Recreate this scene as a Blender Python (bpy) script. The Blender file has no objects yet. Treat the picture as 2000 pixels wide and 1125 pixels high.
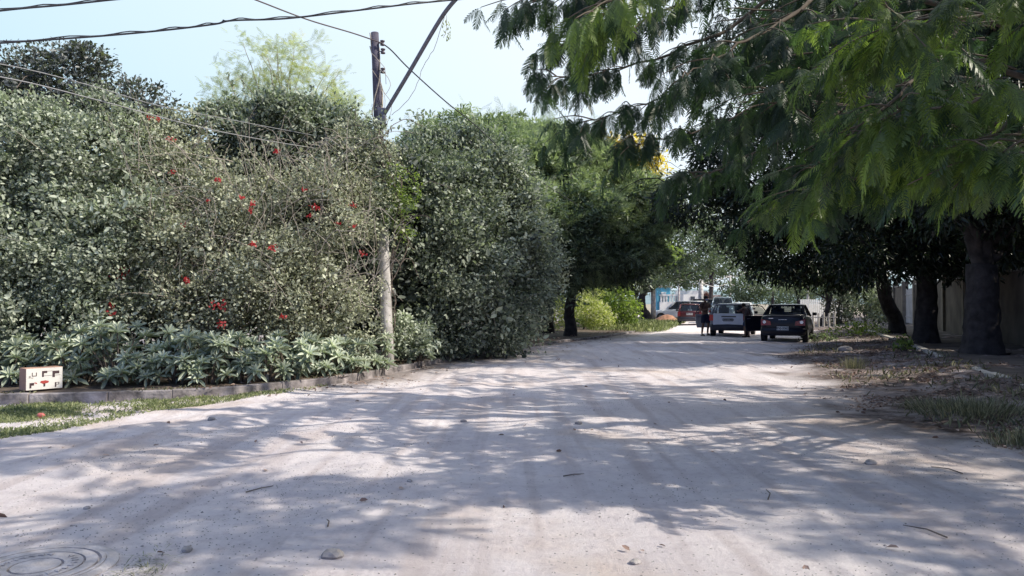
import bpy, math, random
import numpy as np
from mathutils import Vector, Matrix, noise as mnoise

random.seed(11)
RNG = np.random.default_rng(7)
scene = bpy.context.scene
COL = scene.collection
R = math.radians

# ------------------------------------------------------------------ camera maths
CAM = np.array([0.0, 0.0, 1.5])
FPX = 1500.0
PITCH = math.atan(28.0 / 1500.0)
CP, SP = math.cos(PITCH), math.sin(PITCH)

def ray(px, py):
    u = (px - 1000.0) / FPX
    v = (562.5 - py) / FPX
    return np.array([u, CP - v * SP, SP + v * CP])

def W(px, py, Y):
    d = ray(px, py)
    return CAM + d * (Y / d[1])

def G(px, py, z=0.0):
    d = ray(px, py)
    return CAM + d * ((z - CAM[2]) / d[2])

def proj(p):
    p = np.asarray(p, float)
    q = p - CAM
    dep = q[..., 1] * CP + q[..., 2] * SP
    up = -q[..., 1] * SP + q[..., 2] * CP
    dep = np.where(np.abs(dep) < 1e-3, 1e-3, dep)
    return 1000 + FPX * q[..., 0] / dep, 562.5 - FPX * up / dep, dep

# ------------------------------------------------------------------ tags
def tag(o, label=None, cat=None, group=None, kind=None):
    if label: o['label'] = label
    if cat: o['category'] = cat
    if group: o['group'] = group
    if kind: o['kind'] = kind
    return o

def empty(name, loc=(0, 0, 0), rz=0.0):
    o = bpy.data.objects.new(name, None)
    COL.objects.link(o)
    o.location = [float(v) for v in loc]
    o.rotation_euler = (0, 0, rz)
    o.empty_display_size = 0.2
    return o

def copy_tree(o, parent=None):
    c = o.copy()
    COL.objects.link(c)
    if parent is not None: c.parent = parent
    for ch in list(o.children): copy_tree(ch, c)
    return c

# ------------------------------------------------------------------ hard surface builder
class MB:
    def __init__(s):
        s.v = []; s.f = []
    def box(s, c, size, rz=0.0, taper=1.0, bevel=0.0):
        sx, sy, sz = [k / 2 for k in size]
        ca, sa = math.cos(rz), math.sin(rz)
        b = len(s.v)
        for z, t in ((-sz, 1.0), (sz, taper)):
            for x, y in ((-sx, -sy), (sx, -sy), (sx, sy), (-sx, sy)):
                x *= t; y *= t
                s.v.append((c[0] + x * ca - y * sa, c[1] + x * sa + y * ca, c[2] + z))
        for q in ((0, 3, 2, 1), (4, 5, 6, 7), (0, 1, 5, 4), (1, 2, 6, 5), (2, 3, 7, 6), (3, 0, 4, 7)):
            s.f.append(tuple(b + i for i in q))
        return s
    def poly(s, pts):
        b = len(s.v)
        s.v += [tuple(float(k) for k in p) for p in pts]
        s.f.append(tuple(range(b, b + len(pts))))
        return s
    def tube(s, pts, rad, n=8, cap=True, ridge=0.0):
        pts = [Vector([float(k) for k in p]) for p in pts]
        if not hasattr(rad, '__len__'): rad = [rad] * len(pts)
        b = len(s.v)
        ref = None
        for i, p in enumerate(pts):
            if i == 0: d = pts[1] - p
            elif i == len(pts) - 1: d = p - pts[i - 1]
            else: d = pts[i + 1] - pts[i - 1]
            if d.length < 1e-9: d = Vector((0, 0, 1))
            d.normalize()
            if ref is None:
                ref = d.cross(Vector((0.3, 0.9, 0.1)))
                if ref.length < 0.1: ref = d.cross(Vector((1, 0, 0)))
            ref = (ref - d * ref.dot(d))
            if ref.length < 1e-6: ref = d.orthogonal()
            ref.normalize()
            w = d.cross(ref)
            for k in range(n):
                a = 2 * math.pi * k / n
                q = 1.0
                if ridge: q += ridge * (math.sin(3 * a + .25 * i + b) * (1.2 if i < 4 else .6) + .6 * math.sin(7 * a + .5 * i) + .45 * math.sin(13 * a + 1.3 * i))
                s.v.append(tuple(p + (ref * math.cos(a) + w * math.sin(a)) * rad[i] * q))
        for i in range(len(pts) - 1):
            for k in range(n):
                k2 = (k + 1) % n
                s.f.append((b + i * n + k, b + i * n + k2, b + (i + 1) * n + k2, b + (i + 1) * n + k))
        if cap:
            s.f.append(tuple(b + k for k in reversed(range(n))))
            e = b + (len(pts) - 1) * n
            s.f.append(tuple(e + k for k in range(n)))
        return s
    def lathe(s, prof, c=(0, 0, 0), n=24, axis='z'):
        b = len(s.v)
        for r, h in prof:
            for k in range(n):
                a = 2 * math.pi * k / n
                x, y, z = r * math.cos(a), r * math.sin(a), h
                if axis == 'x': x, y, z = z, x, y
                if axis == 'y': x, y, z = x, z, y
                s.v.append((c[0] + x, c[1] + y, c[2] + z))
        for i in range(len(prof) - 1):
            for k in range(n):
                k2 = (k + 1) % n
                s.f.append((b + i * n + k, b + i * n + k2, b + (i + 1) * n + k2, b + (i + 1) * n + k))
        s.f.append(tuple(b + k for k in reversed(range(n))))
        e = b + (len(prof) - 1) * n
        s.f.append(tuple(e + k for k in range(n)))
        return s
    def build(s, name, mat, parent=None, smooth=False, bevel=0.0):
        me = bpy.data.meshes.new(name)
        me.from_pydata(s.v, [], s.f)
        me.update()
        me.materials.append(mat)
        o = bpy.data.objects.new(name, me)
        COL.objects.link(o)
        if parent is not None: o.parent = parent
        if smooth:
            me.polygons.foreach_set('use_smooth', [True] * len(me.polygons))
        if bevel > 0:
            m = o.modifiers.new('bevel', 'BEVEL'); m.width = bevel; m.segments = 2; m.limit_method = 'ANGLE'
        return o

def smooth_path(pts, sub=4, jitter=0.0, rng=random):
    P = [Vector([float(k) for k in p]) for p in pts]
    out = []
    for i in range(len(P) - 1):
        p0 = P[max(i - 1, 0)]; p1 = P[i]; p2 = P[i + 1]; p3 = P[min(i + 2, len(P) - 1)]
        for k in range(sub):
            t = k / sub
            q = 0.5 * ((2 * p1) + (p2 - p0) * t + (2 * p0 - 5 * p1 + 4 * p2 - p3) * t * t + (3 * p1 - p0 - 3 * p2 + p3) * t ** 3)
            if jitter and not (i == 0 and k == 0):
                q += Vector((rng.uniform(-1, 1), rng.uniform(-1, 1), rng.uniform(-1, 1))) * jitter
            out.append(q)
    out.append(P[-1])
    return out

# ------------------------------------------------------------------ numpy meshes
def np_mesh(name, verts, faces, mat, parent=None, tint=None, smooth=False, extra=None):
    """verts (V,3), faces (F,k) constant k"""
    me = bpy.data.meshes.new(name)
    V = len(verts); F, k = faces.shape
    me.vertices.add(V)
    me.vertices.foreach_set('co', np.ascontiguousarray(verts, np.float32).ravel())
    me.loops.add(F * k)
    me.loops.foreach_set('vertex_index', np.ascontiguousarray(faces, np.int32).ravel())
    me.polygons.add(F)
    me.polygons.foreach_set('loop_start', np.arange(0, F * k, k, dtype=np.int32))
    me.polygons.foreach_set('loop_total', np.full(F, k, np.int32))
    if smooth: me.polygons.foreach_set('use_smooth', np.ones(F, bool))
    me.update(calc_edges=True)
    if tint is not None:
        a = me.attributes.new('tint', 'FLOAT', 'POINT')
        a.data.foreach_set('value', np.ascontiguousarray(tint, np.float32))
    me.materials.append(mat)
    o = bpy.data.objects.new(name, me)
    COL.objects.link(o)
    if parent is not None: o.parent = parent
    return o

def unit(a):
    return a / np.maximum(np.linalg.norm(a, axis=-1, keepdims=True), 1e-9)

def rnd_dirs(n):
    return unit(RNG.normal(size=(n, 3)))

OV = (np.array([(0, 0, 0), (.3, .42, .10), (.72, .34, .06), (1, 0, -.06), (.72, -.34, .06), (.3, -.42, .10)], float),
      np.array([(0, 1, 2, 3), (0, 3, 4, 5)]))
LAN = (np.array([(0, 0, 0), (.35, .42, .12), (.75, .5, .02), (1, 0, -.18), (.75, -.5, .02), (.35, -.42, .12)], float),
       np.array([(0, 1, 2, 3), (0, 3, 4, 5)]))
QUAD = (np.array([(0, 0, 0), (.5, .5, .03), (1, 0, -.05), (.5, -.5, .03)], float), np.array([(0, 1, 2, 3)]))

def inst(tpl, P, D, U, L, Wd, tint):
    """instances of template: P (N,3) origin, D direction, U approx up; L length, Wd width"""
    tv, tf = tpl
    D = unit(D)
    S = unit(np.cross(U, D))
    N = np.cross(D, S)
    L = np.broadcast_to(L, (len(P),)); Wd = np.broadcast_to(Wd, (len(P),))
    v = (P[:, None, :] + D[:, None, :] * (tv[None, :, 0:1] * L[:, None, None])
         + S[:, None, :] * (tv[None, :, 1:2] * Wd[:, None, None])
         + N[:, None, :] * (tv[None, :, 2:3] * L[:, None, None]))
    n, k = len(P), len(tv)
    f = tf[None] + (np.arange(n) * k)[:, None, None]
    return v.reshape(-1, 3), f.reshape(-1, tf.shape[1]), np.repeat(np.broadcast_to(tint, (n,)), k)

def merge(parts):
    vs, fs, ts = [], [], []; b = 0
    for v, f, t in parts:
        vs.append(v); fs.append(f + b); ts.append(t); b += len(v)
    return np.concatenate(vs), np.concatenate(fs), np.concatenate(ts)

def vnoise(x, y, seed=0):
    """2-D value noise 0..1"""
    rs = np.random.default_rng(seed); T = rs.random((256, 256))
    xi = np.floor(x).astype(int); yi = np.floor(y).astype(int)
    fx = x - xi; fy = y - yi
    fx = fx * fx * (3 - 2 * fx); fy = fy * fy * (3 - 2 * fy)
    a = T[yi & 255, xi & 255]; b = T[yi & 255, (xi + 1) & 255]
    c = T[(yi + 1) & 255, xi & 255]; d = T[(yi + 1) & 255, (xi + 1) & 255]
    return (a * (1 - fx) + b * fx) * (1 - fy) + (c * (1 - fx) + d * fx) * fy

def fbm(x, y, oct=4, seed=0):
    s = 0; a = 1; t = 0
    for o in range(oct):
        s = s + a * vnoise(x * 2 ** o + 13.7 * o, y * 2 ** o + 5.1 * o, seed + o); t += a; a *= .5
    return s / t

# ------------------------------------------------------------------ materials
def nmat(name):
    m = bpy.data.materials.new(name); m.use_nodes = True
    nt = m.node_tree; b = nt.nodes['Principled BSDF']
    return m, nt, b

def simple(name, col, rough=.6, metal=0.0, var=.12, scale=8.0, bump=0.0, spec=.5, coat=0.0, bscale=None):
    m, nt, b = nmat(name)
    N = nt.nodes; L = nt.links
    tc = N.new('ShaderNodeTexCoord'); nz = N.new('ShaderNodeTexNoise')
    nz.inputs['Scale'].default_value = scale; nz.inputs['Detail'].default_value = 5
    L.new(tc.outputs['Object'], nz.inputs['Vector'])
    r = N.new('ShaderNodeValToRGB')
    r.color_ramp.elements[0].position = .3; r.color_ramp.elements[1].position = .72
    r.color_ramp.elements[0].color = tuple(c * (1 - var) for c in col) + (1,)
    r.color_ramp.elements[1].color = tuple(min(1, c * (1 + var)) for c in col) + (1,)
    L.new(nz.outputs['Fac'], r.inputs['Fac']); L.new(r.outputs['Color'], b.inputs['Base Color'])
    b.inputs['Roughness'].default_value = rough; b.inputs['Metallic'].default_value = metal
    b.inputs['Specular IOR Level'].default_value = spec
    if coat: b.inputs['Coat Weight'].default_value = coat; b.inputs['Coat Roughness'].default_value = .08
    if bump:
        n2 = N.new('ShaderNodeTexNoise'); n2.inputs['Scale'].default_value = bscale or scale * 4; n2.inputs['Detail'].default_value = 6
        L.new(tc.outputs['Object'], n2.inputs['Vector'])
        bp = N.new('ShaderNodeBump'); bp.inputs['Strength'].default_value = bump; bp.inputs['Distance'].default_value = .02
        L.new(n2.outputs['Fac'], bp.inputs['Height']); L.new(bp.outputs['Normal'], b.inputs['Normal'])
    return m

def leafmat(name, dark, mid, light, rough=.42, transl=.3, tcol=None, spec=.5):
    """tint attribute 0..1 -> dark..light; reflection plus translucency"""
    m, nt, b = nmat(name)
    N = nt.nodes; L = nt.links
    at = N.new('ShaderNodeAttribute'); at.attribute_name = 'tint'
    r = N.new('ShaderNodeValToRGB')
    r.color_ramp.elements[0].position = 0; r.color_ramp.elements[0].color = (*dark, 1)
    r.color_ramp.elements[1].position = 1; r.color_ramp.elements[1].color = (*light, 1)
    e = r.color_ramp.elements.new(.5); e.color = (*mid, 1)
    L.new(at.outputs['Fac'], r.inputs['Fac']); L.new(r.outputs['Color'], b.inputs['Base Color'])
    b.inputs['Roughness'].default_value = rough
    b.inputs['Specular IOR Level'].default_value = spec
    tr = N.new('ShaderNodeBsdfTranslucent')
    mx = N.new('ShaderNodeMix'); mx.data_type = 'RGBA'; mx.blend_type = 'MULTIPLY'; mx.inputs[0].default_value = 1.0
    L.new(r.outputs['Color'], mx.inputs[6]); mx.inputs[7].default_value = (*(tcol or (1.9, 2.2, .7)), 1)
    L.new(mx.outputs[2], tr.inputs['Color'])
    ms = N.new('ShaderNodeMixShader'); ms.inputs[0].default_value = transl
    L.new(b.outputs[0], ms.inputs[1]); L.new(tr.outputs[0], ms.inputs[2])
    L.new(ms.outputs[0], N['Material Output'].inputs['Surface'])
    return m
# ------------------------------------------------------------------ camera, sky, sun
cam = bpy.data.cameras.new('camera'); camo = bpy.data.objects.new('camera', cam); COL.objects.link(camo)
camo.location = CAM; camo.rotation_euler = (R(90) + PITCH, 0, 0)
cam.lens = 27.0; cam.sensor_width = 36.0; cam.clip_start = .05; cam.clip_end = 6000
scene.camera = camo
SUN_EL = R(45); SUN_AZ = math.atan2(.97, -.24)      # clockwise from +Y
sd = Vector((math.sin(SUN_AZ) * math.cos(SUN_EL), math.cos(SUN_AZ) * math.cos(SUN_EL), math.sin(SUN_EL)))
sun = bpy.data.lights.new('sun', 'SUN'); sun.energy = 5.0; sun.angle = R(.55); sun.color = (1.0, .93, .79)
suno = bpy.data.objects.new('sun', sun); COL.objects.link(suno)
suno.rotation_euler = sd.to_track_quat('Z', 'Y').to_euler(); suno.location = sd * 50
w = bpy.data.worlds.new('World'); scene.world = w; w.use_nodes = True
nt = w.node_tree; bg = nt.nodes['Background']
sky = nt.nodes.new('ShaderNodeTexSky'); sky.sky_type = 'NISHITA'; sky.sun_disc = False
sky.sun_elevation = SUN_EL; sky.sun_rotation = SUN_AZ
sky.air_density = 1.0; sky.dust_density = 2.5; sky.ozone_density = 1.0; sky.altitude = 0
# a bright humid winter sky: the clear-sky model veiled by thin white haze
tcw = nt.nodes.new('ShaderNodeTexCoord'); sx_ = nt.nodes.new('ShaderNodeSeparateXYZ'); nt.links.new(tcw.outputs['Generated'], sx_.inputs[0])
el_ = nt.nodes.new('ShaderNodeMapRange'); el_.interpolation_type = 'SMOOTHSTEP'; el_.inputs[1].default_value = .37; el_.inputs[2].default_value = .58; el_.inputs[3].default_value = .88; el_.inputs[4].default_value = .04
nt.links.new(sx_.outputs[2], el_.inputs[0])
hz_ = nt.nodes.new('ShaderNodeMix'); hz_.data_type = 'RGBA'; nt.links.new(el_.outputs[0], hz_.inputs[0])
nt.links.new(sky.outputs[0], hz_.inputs[6]); hz_.inputs[7].default_value = (4.5, 6.5, 7.8, 1)
# haze whitens towards the sun
dt = nt.nodes.new('ShaderNodeVectorMath'); dt.operation = 'DOT_PRODUCT'
nt.links.new(tcw.outputs['Generated'], dt.inputs[0]); dt.inputs[1].default_value = tuple(sd)
mr = nt.nodes.new('ShaderNodeMapRange'); mr.inputs[1].default_value = -.45; mr.inputs[2].default_value = .12; mr.inputs[4].default_value = .85
nt.links.new(dt.outputs['Value'], mr.inputs[0])
h2 = nt.nodes.new('ShaderNodeMix'); h2.data_type = 'RGBA'; nt.links.new(mr.outputs[0], h2.inputs[0])
nt.links.new(hz_.outputs[2], h2.inputs[6]); h2.inputs[7].default_value = (7.2, 7.8, 8.4, 1)
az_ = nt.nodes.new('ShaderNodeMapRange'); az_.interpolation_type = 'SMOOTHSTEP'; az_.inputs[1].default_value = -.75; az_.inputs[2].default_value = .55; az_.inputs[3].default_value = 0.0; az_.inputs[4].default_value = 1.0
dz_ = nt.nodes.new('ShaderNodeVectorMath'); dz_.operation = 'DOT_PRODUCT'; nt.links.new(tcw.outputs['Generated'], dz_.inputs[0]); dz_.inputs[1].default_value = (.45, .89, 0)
nt.links.new(dz_.outputs['Value'], az_.inputs[0])      # sky behind the camera dimmed and blued to set the shade tone
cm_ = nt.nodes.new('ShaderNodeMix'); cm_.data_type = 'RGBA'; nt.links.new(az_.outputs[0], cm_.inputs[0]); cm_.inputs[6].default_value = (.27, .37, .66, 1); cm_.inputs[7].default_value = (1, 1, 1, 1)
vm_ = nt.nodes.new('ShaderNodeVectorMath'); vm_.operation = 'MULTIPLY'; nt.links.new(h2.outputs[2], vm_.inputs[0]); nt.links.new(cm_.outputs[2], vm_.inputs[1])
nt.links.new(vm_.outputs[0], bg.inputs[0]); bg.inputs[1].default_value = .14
scene.view_settings.view_transform = 'Standard'; scene.view_settings.look = 'None'
scene.view_settings.exposure = 0; scene.view_settings.gamma = 1
scene.render.engine = 'CYCLES'
scene.cycles.max_bounces = 6; scene.cycles.diffuse_bounces = 3; scene.cycles.transparent_max_bounces = 8
scene.cycles.transmission_bounces = 4

# ------------------------------------------------------------------ ground layout
# kerb line on the left (x as a function of y), verge edge and kerb on the right
KY = [9.3, 11.36, 11.78, 12.16, 13.08, 14.06, 17.05, 20.1, 23.7, 28.8, 33.0, 40, 60]
KX = [-14, -7.57, -5.81, -4.62, -3.92, -3.09, -2.27, -1.34, 0.0, 1.92, 4.2, 6.8, 12.4]
EY = [2, 6.5, 8, 10, 13, 17, 22.5, 29, 40, 60]
EX = [7.0, 5.5, 4.9, 4.7, 5.2, 6.3, 7.7, 11.4, 15, 22]
RY = [2, 9, 12, 15.5, 19.5, 25, 34, 45, 60]
RX = [5.6, 7.1, 8.0, 9.2, 10.7, 12.8, 15.9, 20, 26]
xK = lambda y: np.interp(y, KY, KX)
xE = lambda y: np.interp(y, EY, EX)
xR = lambda y: np.interp(y, RY, RX)
def sstep(a, b, x):
    t = np.clip((x - a) / (b - a), 0, 1); return t * t * (3 - 2 * t)
def soilmask(x, y):
    n = fbm(x * .9, y * .9, 3, 5) - .5
    s = sstep(-.7, .9, x - xE(y) + n * 2.4)
    # a narrow dirty strip with litter in front of the left kerb
    l = sstep(1.1, .15, x - xK(y) + n * 1.2) * sstep(12.5, 14.5, y)
    return np.clip(np.maximum(s, l * .75), 0, 1)
def height(x, y):
    x = np.asarray(x, float); y = np.asarray(y, float)
    h = (fbm(x * .35, y * .35, 3, 21) - .5) * .05
    # shallow wheel ruts along the street
    c = xK(y) * .5 + xE(y) * .5
    h += .016 * np.sin((x - c) * 2.6 + 1.5 * fbm(x * .2, y * .2, 2, 3)) * sstep(4, 12, y)
    tr_ = (x * .93 - y * .36) + 1.2 * (fbm(x * .12, y * .12, 2, 17) - .5)
    h += .011 * np.sin(tr_ * 9) * sstep(.45, .7, vnoise(x * .4 + 3, y * .25, 18))
    h += (fbm(x * 3, y * 3, 3, 31) - .5) * .020
    h += (fbm(x * 12, y * 12, 3, 41) - .5) * .020 * sstep(16, 6, y) * (.35 + sstep(.4, .65, fbm(x * .7, y * .7, 2, 43)))
    m = sstep(0, 1, (x - xE(y)) / np.maximum(xR(y) - xE(y), .5))
    h += m * (.13 + (fbm(x * 1.3, y * 1.3, 3, 51) - .45) * .30) * sstep(.0, 3.0, y - 7 + 0 * x)
    h += m * (fbm(x * 6, y * 6, 2, 61) - .5) * .07
    return h
def H(x, y): return float(height(np.array([x]), np.array([y]))[0])

# dirt material
def dirtmat():
    m, nt, b = nmat('dirt'); N = nt.nodes; L = nt.links
    tc = N.new('ShaderNodeTexCoord')
    def nz(s, d=5, rough=.6):
        n = N.new('ShaderNodeTexNoise'); n.inputs['Scale'].default_value = s; n.inputs['Detail'].default_value = d
        n.inputs['Roughness'].default_value = rough; L.new(tc.outputs['Object'], n.inputs['Vector']); return n
    def mix(f, a, c, blend='MIX'):
        x = N.new('ShaderNodeMix'); x.data_type = 'RGBA'; x.blend_type = blend
        if isinstance(f, float): x.inputs[0].default_value = f
        else: L.new(f, x.inputs[0])
        for i, k in ((6, a), (7, c)):
            if isinstance(k, tuple): x.inputs[i].default_value = (*k, 1)
            else: L.new(k, x.inputs[i])
        return x.outputs[2]
    def ramp(src, a, c, va=0., vc=1.):
        r = N.new('ShaderNodeMapRange'); r.inputs[1].default_value = a; r.inputs[2].default_value = c
        r.inputs[3].default_value = va; r.inputs[4].default_value = vc
        L.new(src, r.inputs[0]); return r.outputs[0]
    base = mix(ramp(nz(.7).outputs[0], .35, .65), (.80, .725, .745), (.96, .885, .89))
    base = mix(ramp(nz(.33, 5).outputs[0], .53, .66, 0, .60), base, (.66, .50, .39))
    base = mix(ramp(nz(3.2, 6, .7).outputs[0], .52, .75, 0, .45), base, (.50, .43, .44))
    # grit: bright and dark specks
    # faint wheel tracks along the street and damp, darker stains
    mp = N.new('ShaderNodeMapping'); mp.inputs['Rotation'].default_value = (0, 0, R(21)); mp.inputs['Scale'].default_value = (1.6, .10, 1)
    L.new(tc.outputs['Object'], mp.inputs['Vector']); n7 = N.new('ShaderNodeTexNoise'); n7.inputs['Scale'].default_value = 2.4; n7.inputs['Detail'].default_value = 6; L.new(mp.outputs[0], n7.inputs['Vector'])
    base = mix(ramp(n7.outputs[0], .50, .64, 0, .55), base, (.58, .49, .48))
    base = mix(ramp(n7.outputs[0], .46, .32, 0, .35), base, (.86, .80, .80))
    base = mix(ramp(nz(9, 8, .8).outputs[0], .50, .66, 0, .45), base, (.55, .47, .50))
    vo = N.new('ShaderNodeTexVoronoi'); vo.inputs['Scale'].default_value = 22; L.new(tc.outputs['Object'], vo.inputs['Vector'])
    sp = ramp(vo.outputs['Distance'], .10, .20, 1., 0.)
    sel = N.new('ShaderNodeSeparateColor'); L.new(vo.outputs['Color'], sel.inputs[0])
    pick = ramp(sel.outputs[0], .6, .63)
    mm = N.new('ShaderNodeMath'); mm.operation = 'MULTIPLY'; L.new(sp, mm.inputs[0]); L.new(pick, mm.inputs[1])
    spc = mix(sel.outputs[1], (.20, .17, .16), (.62, .60, .58))
    base = mix(mm.outputs[0], base, spc)
    at = N.new('ShaderNodeAttribute'); at.attribute_name = 'tint'
    soil = mix(ramp(nz(5, 6, .7).outputs[0], .4, .62), (.07, .055, .05), (.24, .185, .165))
    sm = N.new('ShaderNodeMath'); sm.operation = 'MULTIPLY'; L.new(at.outputs['Fac'], sm.inputs[0])
    L.new(ramp(nz(1.8, 5, .7).outputs[0], .3, .55, .45, 1.), sm.inputs[1])
    base = mix(sm.outputs[0], base, soil)
    L.new(base, b.inputs['Base Color'])
    b.inputs['Roughness'].default_value = .95; b.inputs['Specular IOR Level'].default_value = .15
    b1 = N.new('ShaderNodeBump'); b1.inputs['Strength'].default_value = .9; b1.inputs['Distance'].default_value = .06
    L.new(nz(11, 10, .82).outputs[0], b1.inputs['Height'])
    b2 = N.new('ShaderNodeBump'); b2.inputs['Strength'].default_value = .6; b2.inputs['Distance'].default_value = .012
    L.new(mm.outputs[0], b2.inputs['Height']); L.new(b1.outputs[0], b2.inputs['Normal']); L.new(b2.outputs[0], b.inputs['Normal'])
    return m
M_DIRT = dirtmat()

# fan shaped grid: fine near, coarse far
ny, nx = 460, 460
yy = 2.2 * (95 / 2.2) ** (np.arange(ny) / (ny - 1)); uu = np.linspace(-1.15, 1.15, nx)
gx = uu[None, :] * (yy[:, None] + 4); gy = np.repeat(yy[:, None], nx, 1)
gz = height(gx, gy); gs = soilmask(gx, gy)
edge = np.minimum(1, np.minimum(np.arange(nx), nx - 1 - np.arange(nx)) / 6.)[None, :] * np.minimum(1, (ny - 1 - np.arange(ny)) / 6.)[:, None]
gz = gz * edge - .055 * (1 - edge)
idx = np.arange(ny * nx).reshape(ny, nx)
ff = np.stack([idx[:-1, :-1], idx[:-1, 1:], idx[1:, 1:], idx[1:, :-1]], -1).reshape(-1, 4)
road = np_mesh('dirt_road', np.stack([gx, gy, gz], -1).reshape(-1, 3), ff, M_DIRT, tint=gs.ravel(), smooth=True)
tag(road, 'pale unpaved dirt road dappled with tree shadows', 'road', kind='structure')
gv = np.array([(-2500, -800, -.09), (2500, -800, -.09), (2500, 4200, -.09), (-2500, 4200, -.09)], float)
ground = np_mesh('ground', gv, np.array([(0, 1, 2, 3)]), simple('ground_earth', (.36, .31, .24), .95, var=.3, scale=.2), tint=np.zeros(4))
tag(ground, 'bare earth ground stretching to the horizon', 'ground', kind='structure')

M_CONC = simple('old_concrete', (.27, .24, .24), .9, var=.75, scale=4.5, bump=.8, bscale=22)
M_CONCL = simple('pale_concrete', (.52, .49, .45), .9, var=.25, scale=4, bump=.4, bscale=40)
M_SOIL = simple('bed_soil', (.12, .09, .07), .95, var=.5, scale=6, bump=.8, bscale=25)

def polyline_fn(X, Y, y0, y1, step):
    pts = []; y = y0
    P = [(float(np.interp(t, Y, X)), t) for t in np.arange(y0, y1, .05)]
    out = [P[0]]; acc = 0
    for a, b_ in zip(P, P[1:]):
        acc += math.hypot(b_[0] - a[0], b_[1] - a[1])
        if acc >= step: out.append(b_); acc = 0
    return out
# left kerb: concrete segments 0.9 m with thin joints
mb = MB(); kp = polyline_fn(KX, KY, 9.4, 58, .9)
for i, (a, b_) in enumerate(zip(kp, kp[1:])):
    dx, dy = b_[0] - a[0], b_[1] - a[1]; L_ = math.hypot(dx, dy); ang = math.atan2(dy, dx)
    hh = .145 - .05 * sstep(12, 26, a[1]) + random.uniform(-.01, .01)
    mx_, my_ = (a[0] + b_[0]) / 2 - math.sin(ang) * (.075 + random.uniform(-.01, .01)), (a[1] + b_[1]) / 2 + math.cos(ang) * .075
    mb.box((mx_, my_, hh / 2 - .06), (L_ - .006, .15, hh + .12), ang + random.uniform(-.012, .012))
tag(mb.build('kerb', M_CONC, bevel=.014), 'old low concrete kerb in front of the left hedge', 'kerb', kind='structure')
# planting bed behind it
bp = []; K2 = polyline_fn(KX, KY, 9.4, 58, 1.0)
vs = []; 
for j, (x, y) in enumerate(K2):
    for t in (0.05, 1.2, 3.0, 9.0):
        vs.append((x - t * .75, y + t * .65, .13 - .05 * float(sstep(12, 26, y)) + (.04 * random.random() if t > .1 else 0)))
vs = np.array(vs); n4 = 4; fs = []
for j in range(len(K2) - 1):
    for k in range(3): fs.append((j * 4 + k, (j + 1) * 4 + k, (j + 1) * 4 + k + 1, j * 4 + k + 1))
tag(np_mesh('planting_bed', vs, np.array(fs), M_SOIL, tint=np.zeros(len(vs))), 'dark soil bed behind the left kerb', 'soil bed', kind='structure')
# right kerb (broken pale strip) and sidewalk
mb = MB(); kp = polyline_fn(RX, RY, 5.0, 56, 1.0)
for i, (a, b_) in enumerate(zip(kp, kp[1:])):
    dx, dy = b_[0] - a[0], b_[1] - a[1]; L_ = math.hypot(dx, dy); ang = math.atan2(dy, dx)
    if i in (7, 12): continue
    zt = .23 + random.uniform(-.02, .02)
    mb.box(((a[0] + b_[0]) / 2, (a[1] + b_[1]) / 2, zt / 2 - .1), (L_ - .03, .16, zt + .2), ang + random.uniform(-.03, .03))
tag(mb.build('kerb', M_CONCL, bevel=.012), 'pale half buried kerb of the raised right pavement', 'kerb', kind='structure')
vs = []; kp = polyline_fn(RX, RY, 2.2, 58, 1.0)
for (x, y) in kp:
    for t in (.07, 1.0, 2.2, 3.6, 60): vs.append((x + t, y - t * .3 if t < 50 else y, .21 + (.05 * (random.random() - .5) if .5 < t < 3 else 0)))
fs = []
for j in range(len(kp) - 1):
    for k in range(4): fs.append((j * 5 + k, j * 5 + k + 1, (j + 1) * 5 + k + 1, (j + 1) * 5 + k))
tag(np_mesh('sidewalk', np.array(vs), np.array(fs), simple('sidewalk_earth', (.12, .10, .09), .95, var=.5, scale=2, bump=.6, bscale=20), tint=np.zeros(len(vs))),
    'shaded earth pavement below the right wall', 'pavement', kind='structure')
# far hills
hv = []; hf = []; n = 60
for i in range(n + 1):
    x = -200 + 1500 * i / n
    z = 18 + 10 * math.sin(i * .35) + 6 * math.sin(i * .9 + 1)
    hv += [(x, 640, -2), (x, 760, z)]
for i in range(n): hf.append((2 * i, 2 * i + 2, 2 * i + 3, 2 * i + 1))
tag(np_mesh('hills', np.array(hv, float), np.array(hf), simple('hazy_hill_wood', (.22, .30, .32), .9, var=.25, scale=.03), tint=np.zeros(len(hv))), 'hazy blue green hill at the end of the street', 'hills', kind='structure')  # haze of distance is mixed into the hill colour
# ------------------------------------------------------------------ vegetation
M_BARK = simple('bark', (.16, .13, .11), .95, var=.45, scale=9, bump=1., bscale=26)
M_BARKD = simple('dark_bark', (.045, .038, .038), .95, var=.6, scale=5, bump=1., bscale=14)
M_TWIG = simple('pale_twig', (.42, .37, .31), .9, var=.3, scale=20)
M_HEDGE = leafmat('hedge_leaf', (.05, .058, .055), (.26, .29, .235), (.60, .64, .53), rough=.5, transl=.26, spec=.45, tcol=(1.35, 1.55, .9))
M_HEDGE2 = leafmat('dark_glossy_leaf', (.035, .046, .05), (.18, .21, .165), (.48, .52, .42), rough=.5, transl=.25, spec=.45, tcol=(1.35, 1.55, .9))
M_BOUG = leafmat('bougainvillea_leaf', (.07, .068, .06), (.30, .32, .23), (.68, .70, .54), rough=.5, transl=.25, spec=.4, tcol=(1.3, 1.35, .95))
M_YEL = leafmat('yellow_green_leaf', (.20, .22, .12), (.38, .39, .22), (.58, .57, .38), rough=.5, transl=.35)
M_BRIGHT = leafmat('bright_leaf', (.06, .09, .03), (.16, .22, .07), (.34, .40, .16), rough=.45, transl=.35)
M_FEATH = leafmat('feathery_leaf', (.045, .06, .045), (.17, .215, .14), (.40, .46, .31), rough=.45, transl=.32, tcol=(1.5, 1.7, .9))
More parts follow.
